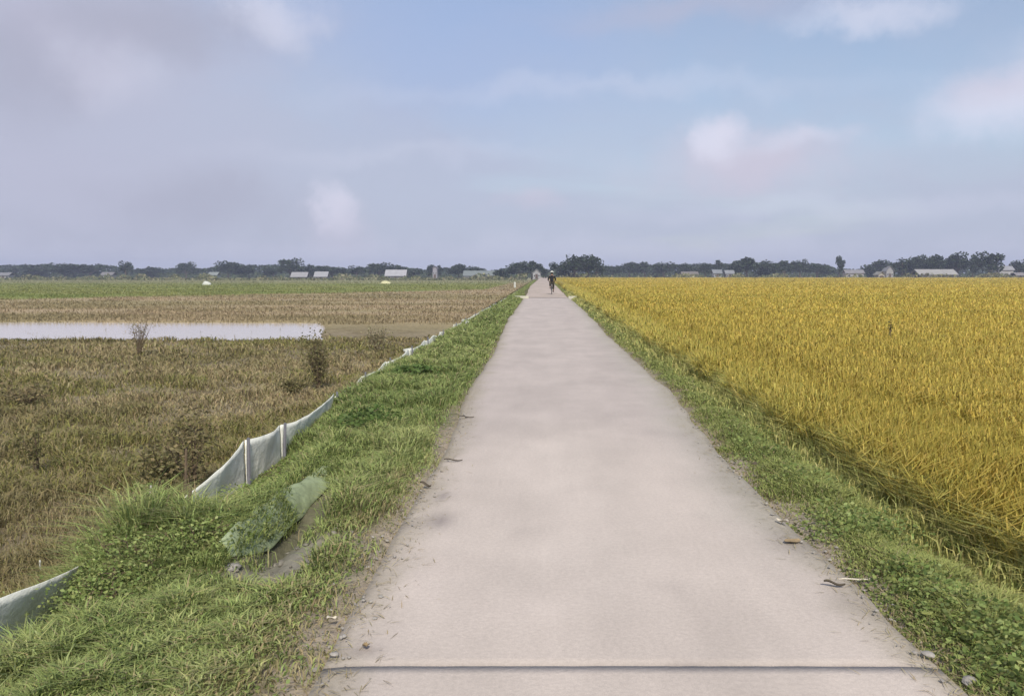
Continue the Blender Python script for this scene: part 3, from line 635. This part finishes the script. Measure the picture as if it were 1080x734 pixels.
flat_leaf('dry_leaf', 'brown dry leaf near the end of the road joint', 'leaf', 386, 684, .05, .03, M['dry'], 1.9, .008)
flat_leaf('twig', 'dark twig reaching from the verge onto the left road edge', 'twig', 492, 441, .16, .015, M['darkleaf'], .05, .008)
flat_leaf('twig', 'brown dead stem across the left road edge further back', 'twig', 478, 487, .15, .02, M['darkleaf'], .1, .008)
for i, (px, py, s, lab) in enumerate([(978, 692, .028, 'pale stone lying in the grass at the bottom right road edge'), (1024, 714, .034, 'largest pale stone in the bottom right corner weeds'), (352, 692, .018, 'small tan stone on the left road edge beside the joint'), (246, 588, .05, 'grey clod at the near end of the folded old sheet'), (275, 634, .045, 'dark earth clod at the foot of the hollow'), (795, 488, .03, 'dark stone on the right road edge far from the leaves')]):
    p = on_z(px, py, 0); p.z = max(float(height(p.x, p.y)), 0 if RL < p.x < RR else -1)+.01
    bm = bmesh.new(); rock_bm(bm, (0, 0, 0), s, 300+i); o = bm_obj('stone', bm, M['stone'] if i not in (4, 5) else M['darkleaf']); o.location = p; tag(o, lab, 'stone')
# plastic scraps in the far verge
def scrap(label, px, py, z, w, h, seed):
    p = on_z(px, py, z); bm = bmesh.new(); r = random.Random(seed); vs = bmesh.ops.create_icosphere(bm, subdivisions=3, radius=1)['verts']
    for v_ in vs:
        c = v_.co; n = 1+.5*(float(vn(c.x*2+seed, c.y*2+c.z*3, 1, seed))-.5); v_.co = Vector((c.x*w/2*n, c.y*w*.35*n, (c.z*.5+.45)*h*n))
    o = bm_obj('plastic_scrap', bm, M['white'], smooth=True); o.location = p; tag(o, label, 'plastic scrap')
scrap('crumpled white plastic scrap on the far left verge nearer the fence', 496, 343, -.05, .35, .13, 1)
scrap('crumpled white plastic scrap lower down the far left verge', 490, 352, -.03, .3, .12, 2)
scrap('pale plastic scrap against the fence halfway up the verge', 431, 373, -.15, .2, .12, 3)
# culvert slabs
def culvert(label, x0, x1, y):
    bm = bmesh.new(); box(bm, ((x0+x1)/2, y, .02), (x1-x0, .9, .12)); box(bm, ((x0+x1)/2, y-.48, .06), (x1-x0-.02, .12, .2)); 
    bmesh.ops.bevel(bm, geom=bm.edges[:], offset=.015, segments=1)
    o = bm_obj('culvert_slab', bm, mat('pale_concrete', (.52, .5, .40), .85, var=.12, scale=4)); tag(o, label, 'culvert')
culvert('pale concrete culvert slab joining the left side of the road end', -1.75, -.86, 51.2)
culvert('pale concrete culvert slab joining the right side of the road end', 1.62, 2.55, 50.8)

# ------------------------------------------------------------------ trees and houses on the horizon
def leafcloud(P, s, cols, seed=0):
    n = len(P); u = rng.normal(size=(n, 3)); u /= np.linalg.norm(u, axis=1)[:, None]; r = rng.normal(size=(n, 3)); v = np.cross(u, r); v /= np.linalg.norm(v, axis=1)[:, None]
    s = s[:, None]; V = np.stack([P-u*s-v*s*.6, P+u*s-v*s*.6, P+u*s*.7+v*s*.7, P-u*s*.8+v*s*.6], 1).reshape(-1, 3)
    return V, np.arange(4*n).reshape(-1, 4), np.repeat(cols, 4, 0)
TC = [(.022, .034, .016), (.034, .05, .022), (.05, .072, .032)]
def crown_pts(kind, n, r):
    """unit tree: height 1, width 1"""
    L_ = []
    if kind == 'round': lob = [((r.uniform(-.28, .28), r.uniform(-.28, .28), r.uniform(.42, .78)), r.uniform(.16, .25)) for _ in range(9)]
    elif kind == 'tall': lob = [((r.uniform(-.16, .16), r.uniform(-.16, .16), r.uniform(.3, .85)), r.uniform(.12, .2)) for _ in range(9)]
    elif kind == 'flat': lob = [((r.uniform(-.36, .36), r.uniform(-.36, .36), r.uniform(.6, .8)), r.uniform(.12, .2)) for _ in range(10)]
    else: lob = [((r.uniform(-.3, .3), r.uniform(-.3, .3), r.uniform(.2, .7)), r.uniform(.16, .26)) for _ in range(10)]
    P = []
    for _ in range(n):
        c, q = lob[r.randrange(len(lob))]; d = Vector((r.gauss(0, 1), r.gauss(0, 1), r.gauss(0, 1))).normalized()*q*(r.random()**.45)*1.05
        P.append((c[0]+d.x, c[1]+d.y, c[2]+d.z*.85))
    return np.array(P), lob
protos = {}
def proto(kind, v_):
    if (kind, v_) in protos: return protos[(kind, v_)]
    r = random.Random(hash(kind) % 100*0+v_*7+len(kind)); P, lob = crown_pts(kind, 1100, r)
    V, Fc, Cc = leafcloud(P, rng.uniform(.018, .045, len(P)), pal(TC, rng.uniform(0, 1, len(P)), .2))
    me_o = np_mesh('crown', V, [Fc], M['leaf'], Cc); cm = me_o.data; bpy.data.objects.remove(me_o)
    bm = bmesh.new(); tube(bm, [(0, 0, -.03), (.01, 0, .2), (-.01, .01, .45), (0, 0, .65)], [.035, .026, .018, .008], 7)
    for c, q in lob[:6]: tube(bm, [(0, 0, .25), (c[0]*.5, c[1]*.5, .2+.5*(c[2]-.2)), c], [.014, .01, .004], 5)
    tm_o = bm_obj('trunk', bm, M['bark']); tm = tm_o.data; bpy.data.objects.remove(tm_o)
    protos[(kind, v_)] = (cm, tm); return protos[(kind, v_)]
ZL, ZR = -.6, -.3
def tree(px, top, wpx, dist, kind, label, name='tree', group=None):
    z = ZL if px < 540 else ZR
    p = at_d(px, top, dist); h = p.z-z; w_ = wpx*dist/F
    cm, tm = proto(kind, random.randrange(3))
    root = empty(name, (p.x, dist, z), random.uniform(0, 6.28)); tag(root, label, 'tree', group)
    sz = h/.93
    for nm, me in (('crown', cm), ('trunk', tm)):
        o = bpy.data.objects.new(nm, me); COL.objects.link(o); o.parent = root; o.scale = (w_/.85, w_/.85, sz)
T = [
 (30, 279.5, 34, 430, 'bush', 'long low grey green tree at the far left end of the tree line'),
 (68, 277.5, 30, 420, 'bush', 'wide low tree in the hazy belt above the green field'),
 (95, 278, 26, 430, 'bush', 'second wide low tree of the far left belt, left of the small dark one'),
 (132, 276.5, 12, 380, 'round', 'small dark round tree standing left of the gap in the far left belt'),
 (160, 281, 20, 430, 'bush', 'low pale tree just right of the gap in the left belt'),
 (196, 278, 16, 430, 'round', 'small rounded tree bulging above the left belt'),
 (240, 277, 20, 400, 'round', 'dark tree starting the taller part of the left belt'),
 (262, 278.5, 24, 410, 'bush', 'dark spreading tree between the rounded pair and the tallest left tree'),
 (288, 281, 18, 400, 'bush', 'low dark tree left of the tallest tree of the left belt'),
 (306, 274, 20, 380, 'round', 'tallest dark tree of the left belt behind the two pale roofs'),
 (328, 278.5, 22, 390, 'bush', 'dark tree right behind the two pale roofs'),
 (350, 281, 22, 400, 'bush', 'brownish tree just right of the two pale roofs'),
 (376, 281.5, 16, 390, 'round', 'small tree between the two pale roofs and the white shed'),
 (400, 278.5, 20, 385, 'round', 'dark tree behind the white shed, left one'),
 (420, 279, 20, 390, 'bush', 'dark tree behind the white shed, right one'),
 (436, 283, 14, 400, 'bush', 'low purple grey tree right of the white shed'),
 (454, 280.5, 10, 380, 'tall', 'narrow dark tree left of the pale pillar'),
 (463, 281, 8, 380, 'tall', 'narrow dark tree right of the pale pillar'),
 (484, 278.5, 18, 370, 'round', 'dark round tree left of the long green grey roof'),
 (502, 281, 18, 380, 'bush', 'dark low tree behind the long green grey roof'),
 (530, 283, 16, 330, 'bush', 'low dark tree left of the road end'),
 (548, 277.5, 20, 320, 'round', 'dark tree left of the rider with a pointed crown'),
 (561, 275, 16, 320, 'round', 'highest dark tree just left of the road end'),
 (573, 282, 10, 330, 'bush', 'low tree directly at the end of the road'),
 (594, 274.5, 16, 300, 'bush', 'left shoulder tree of the big dark clump right of the road'),
 (606, 270, 22, 295, 'round', 'left of the two tallest trees in the big dark clump'),
 (620, 270.5, 22, 300, 'round', 'right of the two tallest trees in the big dark clump'),
 (629, 272, 12, 298, 'bush', 'right end tree of the big dark clump beside the road'),
 (646, 279.5, 18, 420, 'bush', 'low hazy tree right beside the big dark clump'),
 (664, 276.5, 18, 420, 'round', 'hazy tree with uneven top past the big dark clump'),
 (680, 276, 18, 420, 'round', 'hazy rounded tree at the middle of the low right belt'),
 (700, 276, 20, 400, 'bush', 'darker green tree left of the beige house'),
 (722, 277, 20, 410, 'bush', 'grey green tree behind the beige house'),
 (744, 279, 14, 380, 'round', 'small dark tree right next to the beige house'),
 (757, 275.5, 12, 400, 'tall', 'small pointed tree between the beige house and the dark mass'),
 (772, 277, 14, 390, 'bush', 'low tree joining the left flank of the dark mass in the right belt'),
 (788, 271, 24, 350, 'round', 'big dark rounded tree that tops the middle of the right belt'),
 (808, 273.5, 24, 355, 'bush', 'broad dark tree right of the big rounded one'),
 (828, 274.5, 18, 370, 'round', 'dark tree with two tops left of the long low grey one'),
 (844, 275, 16, 380, 'round', 'dark tree right of the one with two tops'),
 (862, 278, 22, 390, 'bush', 'long low grey tree tapering towards the lone pointed tree'),
 (886, 271.5, 11, 370, 'tall', 'lone narrow pointed tree left of the whitish house'),
 (918, 278, 20, 390, 'bush', 'low bluish tree above the small cream hut, left side'),
 (932, 275.5, 18, 390, 'round', 'bluish rounded tree right above the small cream hut'),
 (952, 271, 20, 340, 'bush', 'left end tree of the tall right hand grove'),
 (968, 271, 20, 340, 'round', 'second tree of the tall right hand grove'),
 (987, 268, 18, 330, 'round', 'rounded tree above the long white roof, left'),
 (1000, 270, 16, 335, 'bush', 'lower tree above the middle of the long white roof'),
 (1011, 267, 18, 330, 'round', 'rounded tree above the right end of the long white roof'),
 (1027, 269.5, 12, 330, 'tall', 'narrow tree left of the gap in the right hand grove'),
 (1044, 267.5, 22, 320, 'round', 'dark rounded tree at the right end of the grove'),
 (1076, 275, 16, 360, 'round', 'hazy purplish tree at the right picture edge'),
]
for (px, top, wpx, dist, kind, lab) in T: tree(px, top-1.3, wpx*1.3, dist, kind, lab, group='trees along the far edge of the fields')
# far off wood behind them, one mass
prof = np.array([(-400, 279), (0, 281.5), (60, 280), (110, 281), (145, 285), (190, 283), (215, 285), (240, 281), (300, 281), (340, 283), (370, 285), (400, 282), (440, 285), (475, 284), (520, 287), (545, 282), (568, 283), (580, 287), (592, 280), (625, 279), (640, 282), (700, 280), (760, 280), (800, 278), (860, 280), (880, 284), (900, 286), (930, 281), (960, 277), (1040, 277), (1056, 284), (1080, 282), (1500, 279)])
n = 42000; px = rng.uniform(-380, 1480, n); d = rng.uniform(470, 560, n)
tp = np.interp(px, prof[:, 0], prof[:, 1])+2.2*(fbm(px, d*.12, 9, 170, 3)-.5)*1.6
tanx = np.tan(np.arctan((px-CX)/F)-yaw); X = tanx*d; zt = (HOR-tp+.6)/F*d*1.0+EYE
z = -.5+(zt+.5)*rng.uniform(0, 1, n)**.7
V, Fc, Cc = leafcloud(np.stack([X, d, z], -1), rng.uniform(.5, 1.1, n), pal(TC, rng.uniform(0, 1, n), .2))
tag(np_mesh('far_wood', V, [Fc], M['leaf'], Cc), 'low hazy wood running along the whole horizon behind the trees', 'wood', kind='stuff')
# hedge foot
n = 16000; px = rng.uniform(-300, 1400, n); d = rng.uniform(440, 462, n); X = np.tan(np.arctan((px-CX)/F)-yaw)*d
z = -.5+rng.uniform(0, 1, n)*(1.5+1.8*fbm(px, px*0, 14, 175))
V, Fc, Cc = leafcloud(np.stack([X, d, z], -1), rng.uniform(.3, .7, n), pal([(.05, .07, .025), (.09, .11, .05)], rng.uniform(0, 1, n), .2))
tag(np_mesh('far_scrub', V, [Fc], M['leaf'], Cc), 'grey green scrub at the foot of the far trees', 'scrub', kind='stuff')

n = 30000; px = rng.uniform(-300, 1400, n); d = rng.uniform(288, 326, n); X = np.tan(np.arctan((px-CX)/F)-yaw)*d
z = -.5+rng.uniform(0, 1, n)*(.4+2.0*sstep(.4, .75, fbm(px, d*.5, 16, 178))); k = np.abs(X) > 6; px, d, X, z = px[k], d[k], X[k], z[k]; n = len(X)
V, Fc, Cc = leafcloud(np.stack([X, d, z], -1), rng.uniform(.2, .5, n), pal([(.06, .08, .03), (.16, .17, .08), (.30, .27, .16)], rng.uniform(0, 1, n), .2))
tag(np_mesh('field_edge_scrub', V, [Fc], M['leaf'], Cc), 'patchy grey green and tan growth where the fields meet the houses', 'scrub', kind='stuff')
HM = {}
def hm(c):
    if c not in HM: HM[c] = mat('painted_wall' if sum(c) > 1 else 'roof_sheet', c, .7, var=.12, scale=.6)
    return HM[c]
GLASS = mat('dark_window', (.03, .035, .04), .15, spec=.5); DOOR = mat('wood_door', (.10, .07, .05), .6)
def house(px, wpx, ytop, ybase, dist, label, wall=(.6, .58, .52), roof=(.45, .45, .46), gable='x', name='house', roofh=.38, cat='house'):
    z = ZL if px < 540 else ZR; c = at_d(px, ytop, dist); wd = wpx*dist/F; H = c.z-z; dp = max(4, wd*.55) ; rh = H*roofh; wh = H-rh
    root = empty(name, (c.x, dist, z)); tag(root, label, cat)
    bm = bmesh.new(); box(bm, (0, dp/2, wh/2), (wd, dp, wh))
    if gable == 'y':
        a = [bm.verts.new(q) for q in ((-wd/2, 0, wh+.003), (wd/2, 0, wh+.003), (0, 0, H-.12))]; bm.faces.new(a)
    bm_obj('wall', bm, hm(tuple(.50*q for q in wall)), root)
    bm = bmesh.new(); ov = .4; th = .12
    if gable == 'x': prof_ = [(-ov, wh-.1), (dp/2, H), (dp+ov, wh-.1), (dp+ov, wh-.1-th+.02), (dp/2, H-th), (-ov, wh-.1-th+.02)]; rr = [[bm.verts.new((s*(wd/2+ov), a, b)) for a, b in prof_] for s in (-1, 1)]
    else: prof_ = [(-wd/2-ov, wh-.1), (0, H), (wd/2+ov, wh-.1), (wd/2+ov, wh-.1-th+.02), (0, H-th), (-wd/2-ov, wh-.1-th+.02)]; rr = [[bm.verts.new((a, s, b)) for a, b in prof_] for s in (-ov, dp+ov)]
    for k in range(6): bm.faces.new((rr[0][k], rr[0][(k+1) % 6], rr[1][(k+1) % 6], rr[1][k]))
    for q in rr: bm.faces.new((q[0], q[1], q[4], q[5])); bm.faces.new((q[1], q[2], q[3], q[4]))
    bm_obj('roof', bm, hm(tuple(.42*q for q in roof)), root)
    dh = min(2.1, wh*.8); bm = bmesh.new(); box(bm, (0, -.03, dh/2), (.95, .08, dh)); bm_obj('door', bm, DOOR, root)
    nwin = max(1, int(wd/7))
    for s in (-1, 1):
        for k in range(nwin):
            xx = s*(1.2+(k+.5)*(wd/2-1.4)/nwin)
            if wd < 4: xx = s*wd*.3
            bm = bmesh.new(); box(bm, (xx, -.02, wh*.55), (min(1.1, wd*.2), .06, min(1.1, wh*.4))); w_ = bm_obj('window', bm, hm((.7, .7, .68)), root)
            bm = bmesh.new(); box(bm, (xx, -.055, wh*.55), (min(.95, wd*.16), .02, min(.95, wh*.33))); bm_obj('pane', bm, GLASS, w_)
house(3, 12, 287.5, 293, 330, 'pale house cut by the left picture edge', (.6, .6, .6))
house(112, 12, 287, 293, 340, 'small pale house beneath the small dark round tree', (.55, .54, .52), (.42, .40, .40))
house(224, 9, 287, 293, 330, 'tiny pale grey green shed below the dark tree of the left belt', (.5, .55, .5), (.5, .55, .52), cat='shed', name='shed')
house(315, 16, 287, 293.5, 320, 'left one of the two pale roofed houses below the tallest left tree', (.42, .40, .40), (.66, .65, .66), roofh=.6)
house(338, 13, 286.5, 293.5, 320, 'right one of the two pale roofed houses below the tallest left tree', (.42, .40, .40), (.7, .7, .72), roofh=.6)
house(417, 21, 284.5, 292, 330, 'white shed with a broad pale roof in the left tree line', (.35, .33, .33), (.8, .79, .82), name='shed', roofh=.6, cat='shed')
house(458.5, 4.5, 280.5, 291, 345, 'narrow pale tall building between two narrow dark trees', (.55, .52, .58), (.5, .47, .52), name='tower_house', roofh=.15, gable='y')
house(506, 34, 285.5, 292, 335, 'long low house with green grey roof left of the road end', (.42, .42, .42), (.40, .45, .43), roofh=.55)
house(566, 8, 283.5, 289, 300, 'small white gabled house beside the end of the road', (.62, .62, .62), (.65, .68, .68), gable='y')
house(728, 16, 286.5, 292, 330, 'beige house low in the right hand tree belt', (.52, .46, .38), (.40, .36, .33))
house(757, 8, 284.5, 291, 340, 'small bluish grey house right of the beige house', (.5, .53, .56), (.45, .48, .50))
house(770, 8, 285, 291, 340, 'small grey house beside the dark mass of the right belt', (.42, .44, .46), (.5, .52, .54))
house(902, 18, 284.5, 291.5, 330, 'whitish house right of the lone pointed tree', (.66, .64, .64), (.5, .48, .5), roofh=.35)
house(930, 6, 286.5, 293, 290, 'small cream hut standing at the field edge', (.66, .62, .50), (.6, .57, .48), gable='y', name='hut', cat='hut')
house(939, 7, 280.5, 288, 338, 'small pale building left of the tall grove', (.55, .55, .55), (.5, .5, .5), gable='y')
house(990, 38, 284, 290, 300, 'long building with white roof under the right hand grove', (.25, .24, .23), (.72, .70, .66), roofh=.5)
house(1062, 14, 280.5, 289, 330, 'white house between the grove and the right picture edge', (.66, .66, .66), (.6, .6, .62), roofh=.3)
house(1077, 8, 287.5, 293, 300, 'low pale house touching the right picture edge', (.6, .56, .55), (.5, .46, .45))
# far left field bits
def heap(name, label, cat, px, py, z, w, h, m, seed):
    p = on_z(px, py, z); bm = bmesh.new(); vs = bmesh.ops.create_icosphere(bm, subdivisions=3, radius=1)['verts']
    for v_ in vs:
        c = v_.co.copy(); n_ = 1+.5*(float(vn(c.x*1.7+seed, c.y*1.7+c.z, 1, seed))-.5); v_.co = Vector((c.x*w/2*n_, c.y*w/3*n_, max(c.z, -.15)*h*n_))
    o = bm_obj(name, bm, m, smooth=True); o.location = p; tag(o, label, cat)
heap('white_tarpaulin', 'small white tarpaulin heap far out on the green left field', 'tarpaulin', 218, 300.5, -.6, 1.9, .7, M['white'], 5)
heap('straw_heap', 'pale straw heap on the far left field below the white shed', 'straw heap', 407, 299.5, -.6, 2.4, .6, mat('straw', (.5, .48, .28), .9, var=.2, scale=3), 6)
bm = bmesh.new(); tube(bm, [(0, 0, -.1), (0, 0, .5), (0, 0, .56)], [.14, .12, .06], 8); o = bm_obj('marker_post', bm, M['white']); o.location = on_z(543, 302.5, 0); tag(o, 'stubby white marker post left of the far earth track', 'marker post')

# ------------------------------------------------------------------ bicycle and rider
BX, BY = at_d(582, 300, 61).x, 61.0
bike = empty('bicycle', (BX, BY, 0)); tag(bike, 'dark bicycle ridden away down the middle of the road', 'bicycle')
def wheel(yc):
    bm = bmesh.new(); tube(bm, [(0, yc+.33*math.cos(a), .345+.33*math.sin(a)) for a in [i*2*math.pi/32 for i in range(33)]], .018, 8, cap=False); w_ = bm_obj('wheel', bm, M['rubber'], bike)
    bm = bmesh.new(); tube(bm, [(0, yc+.31*math.cos(a), .345+.31*math.sin(a)) for a in [i*2*math.pi/32 for i in range(33)]], .01, 6, cap=False)
    for i in range(18): a = i*2*math.pi/18; tube(bm, [(.02*(-1)**i, yc, .345), (0, yc+.31*math.cos(a), .345+.31*math.sin(a))], .0015, 4)
    tube(bm, [(-.05, yc, .345), (.05, yc, .345)], .02, 8); bm_obj('rim', bm, M['steel'], w_)
wheel(-.52); wheel(.55)
bm = bmesh.new(); bb = (0, -.05, .32); st = (0, -.2, .78); ht = (0, .38, .82); hb = (0, .43, .62)
for a, b, r_ in ((bb, st, .017), (bb, hb, .019), (st, ht, .016), (ht, hb, .02)): tube(bm, [a, b], r_, 8)
for s in (-.05, .05):
    tube(bm, [(s*.4, -.07, .32), (s, -.52, .345)], .009, 6); tube(bm, [(s*.4, -.2, .76), (s, -.52, .345)], .008, 6); tube(bm, [(s*.6, .44, .6), (s, .55, .345)], .011, 6)
bm_obj('frame', bm, M['paint'], bike)
bm = bmesh.new(); tube(bm, [(0, .38, .8), (0, .36, .98)], .013, 8); tube(bm, [(-.27, .18, 1.0), (-.25, .3, 1.0), (-.08, .37, .99), (.08, .37, .99), (.25, .3, 1.0), (.27, .18, 1.0)], .012, 8); bm_obj('handlebar', bm, M['steel'], bike)
bm = bmesh.new(); vs = bmesh.ops.create_uvsphere(bm, u_segments=16, v_segments=8, radius=1)['verts']
for v_ in vs: v_.co = Vector((v_.co.x*.09*(1 if v_.co.y < 0 else .45+.55*(1-v_.co.y)), -.22+v_.co.y*.13, .87+v_.co.z*.03))
tube(bm, [(0, -.2, .76), (0, -.22, .86)], .012, 8); bm_obj('saddle', bm, M['rubber'], bike)
bm = bmesh.new(); tube(bm, [(-.07, -.05, .32), (.07, -.05, .32)], .02, 8); tube(bm, [(.07, -.05, .32), (.08, .05, .19)], .01, 6); tube(bm, [(-.07, -.05, .32), (-.08, -.15, .45)], .01, 6); bm_obj('crank', bm, M['steel'], bike)
for s, y_, z_ in ((1, .05, .19), (-1, -.15, .45)):
    bm = bmesh.new(); box(bm, (s*.125, y_, z_), (.09, .08, .022)); bm_obj('pedal', bm, M['rubber'], bike)
bm = bmesh.new(); box(bm, (0, -.52, .75), (.13, .34, .015)); tube(bm, [(.05, -.52, .36), (.06, -.55, .74)], .006, 6); tube(bm, [(-.05, -.52, .36), (-.06, -.55, .74)], .006, 6); bm_obj('rack', bm, M['steel'], bike)

per = empty('person', (BX, BY, 0)); tag(per, 'rider in a black top and brown trousers with pale hat, cycling away', 'person')
def skin(name, verts, edges, m, parent, sub=2, rootv=0):
    me = bpy.data.meshes.new(name); me.from_pydata([v_[:3] for v_ in verts], edges, []); o = bpy.data.objects.new(name, me); COL.objects.link(o); o.parent = parent
    md = o.modifiers.new('k', 'SKIN')
    for i, v_ in enumerate(verts):
        r_ = v_[3]; me.skin_vertices[0].data[i].radius = (r_, r_) if not isinstance(r_, tuple) else r_
    me.skin_vertices[0].data[rootv].use_root = True
    s_ = o.modifiers.new('s', 'SUBSURF'); s_.levels = sub; s_.render_levels = sub; me.materials.append(m); return o
Bv = [(0, -.22, .95, .12), (0, -.18, 1.12, .115), (0, -.10, 1.32, .13), (0, -.06, 1.42, .06), (0, -.04, 1.5, .052), (0, -.02, 1.58, .088), (0, -.015, 1.66, .08)]
Be = [(0, 1), (1, 2), (2, 3), (3, 4), (4, 5), (5, 6)]
for s in (-1, 1):
    k = len(Bv); Bv += [(s*.17, -.09, 1.36, .055), (s*.27, .0, 1.14, .042), (s*.26, .17, 1.05, .028), (s*.26, .235, 1.03, .03)]; Be += [(2, k), (k, k+1), (k+1, k+2), (k+2, k+3)]
    for f in range(4):
        q = len(Bv); fx = s*(.235+.018*f); ln = (.9, 1, .95, .75)[f]
        Bv += [(fx, .27, 1.03, .009), (fx, .27+.03*ln, 1.012, .008), (fx, .26+.02*ln, .985, .007)]; Be += [(k+3, q), (q, q+1), (q+1, q+2)]
    q = len(Bv); Bv += [(s*.225, .22, 1.015, .01), (s*.212, .245, .99, .008)]; Be += [(k+3, q), (q, q+1)]
    k = len(Bv); foot = (.05, .23) if s == 1 else (-.15, .49); kn = (s*.13, .2, .66) if s == 1 else (s*.13, .2, .86)
    Bv += [(s*.10, -.18, .9, .085), (*kn, .058), (s*.12, foot[0]-.06, foot[1]+.06, .038), (s*.125, foot[0]+.08, foot[1]+.02, .034)]; Be += [(0, k), (k, k+1), (k+1, k+2), (k+2, k+3)]
skin('body', Bv, Be, M['skin'], per)
Sv = [(0, -.24, .90, .16), (0, -.18, 1.12, .14), (0, -.10, 1.32, .155), (0, -.07, 1.42, .08)]; Se = [(0, 1), (1, 2), (2, 3)]
for s in (-1, 1): k = len(Sv); Sv += [(s*.18, -.09, 1.36, .075), (s*.275, .0, 1.14, .06), (s*.262, .13, 1.065, .045)]; Se += [(2, k), (k, k+1), (k+1, k+2)]
skin('shirt', Sv, Se, M['black'], per)
Tv = [(0, -.22, .95, .14)]; Te = []
for s in (-1, 1):
    foot = (.05, .23) if s == 1 else (-.15, .49); kn = (s*.13, .2, .66) if s == 1 else (s*.13, .2, .86)
    k = len(Tv); Tv += [(s*.10, -.18, .9, .105), (*kn, .075), (s*.12, foot[0]-.05, foot[1]+.1, .058)]; Te += [(0, k), (k, k+1), (k+1, k+2)]
skin('trousers', Tv, Te, M['trouser'], per)
bm = bmesh.new(); ring = [(.0, 1.80), (.05, 1.765), (.12, 1.71), (.175, 1.66), (.17, 1.655), (.11, 1.695), (.0, 1.77)]
rr = [[bm.verts.new((r_*math.cos(2*math.pi*k/24), -.015+r_*math.sin(2*math.pi*k/24), z_)) for k in range(24)] if r_ > 0 else [bm.verts.new((0, -.015, z_))] for r_, z_ in ring]
for a, b in zip(rr, rr[1:]):
    for k in range(24):
        A = a[k % len(a)]; A2 = a[(k+1) % len(a)]; B = b[k % len(b)]; B2 = b[(k+1) % len(b)]
        bm.faces.new([q for i, q in enumerate((A, A2, B2, B)) if q not in (A, A2, B2, B)[:i]])
bm_obj('hat', bm, M['hat'], per, smooth=True)
bm = bmesh.new(); vs = bmesh.ops.create_uvsphere(bm, u_segments=16, v_segments=10, radius=1)['verts']
for v_ in vs: v_.co = Vector((v_.co.x*.098, -.035+v_.co.y*.095, 1.615+v_.co.z*.115))
bm_obj('hair', bm, M['hair'], per, smooth=True)
bm = bmesh.new()
for s in (-1, 1):
    vs = bmesh.ops.create_uvsphere(bm, u_segments=8, v_segments=6, radius=.012)['verts']
    for v_ in vs: v_.co += Vector((s*.032, .068, 1.615))
bm_obj('eyes', bm, M['hair'], per)
bm = bmesh.new(); tube(bm, [(0, .06, 1.62), (0, .085, 1.585), (0, .068, 1.575)], [.008, .014, .006], 6)
for s in (-1, 1): tube(bm, [(s*.092, -.02, 1.63), (s*.102, -.025, 1.6), (s*.092, -.02, 1.57)], [.01, .016, .008], 6)
tube(bm, [(-.02, .062, 1.55), (0, .07, 1.55), (.02, .062, 1.55)], .006, 6)
bm_obj('face', bm, M['skin'], per, smooth=True)
for s, y_, z_ in ((1, .05, .19), (-1, -.15, .45)):
    bm = bmesh.new(); tube(bm, [(s*.122, y_-.09, z_+.06), (s*.122, y_-.02, z_+.05), (s*.125, y_+.08, z_+.04), (s*.125, y_+.14, z_+.035)], [.04, .045, .042, .025], 8); bm_obj('shoe', bm, M['rubber'], per, smooth=True)

# ------------------------------------------------------------------ haze
bm = bmesh.new(); box(bm, (0, 600, 12.0), (3300, 2000, 28)); hz = bm_obj('haze', bm, bpy.data.materials.new('haze'))
hmt = hz.data.materials[0]; hmt.use_nodes = True; t = hmt.node_tree; t.nodes.clear(); o_ = t.nodes.new('ShaderNodeOutputMaterial'); pv = t.nodes.new('ShaderNodeVolumePrincipled')
pv.inputs['Color'].default_value = (.70, .76, 1.0, 1); pv.inputs['Density'].default_value = .00052; pv.inputs['Anisotropy'].default_value = 0
t.links.new(pv.outputs[0], o_.inputs['Volume']); tag(hz, 'thin pale blue haze over the whole plain', 'haze', kind='stuff')
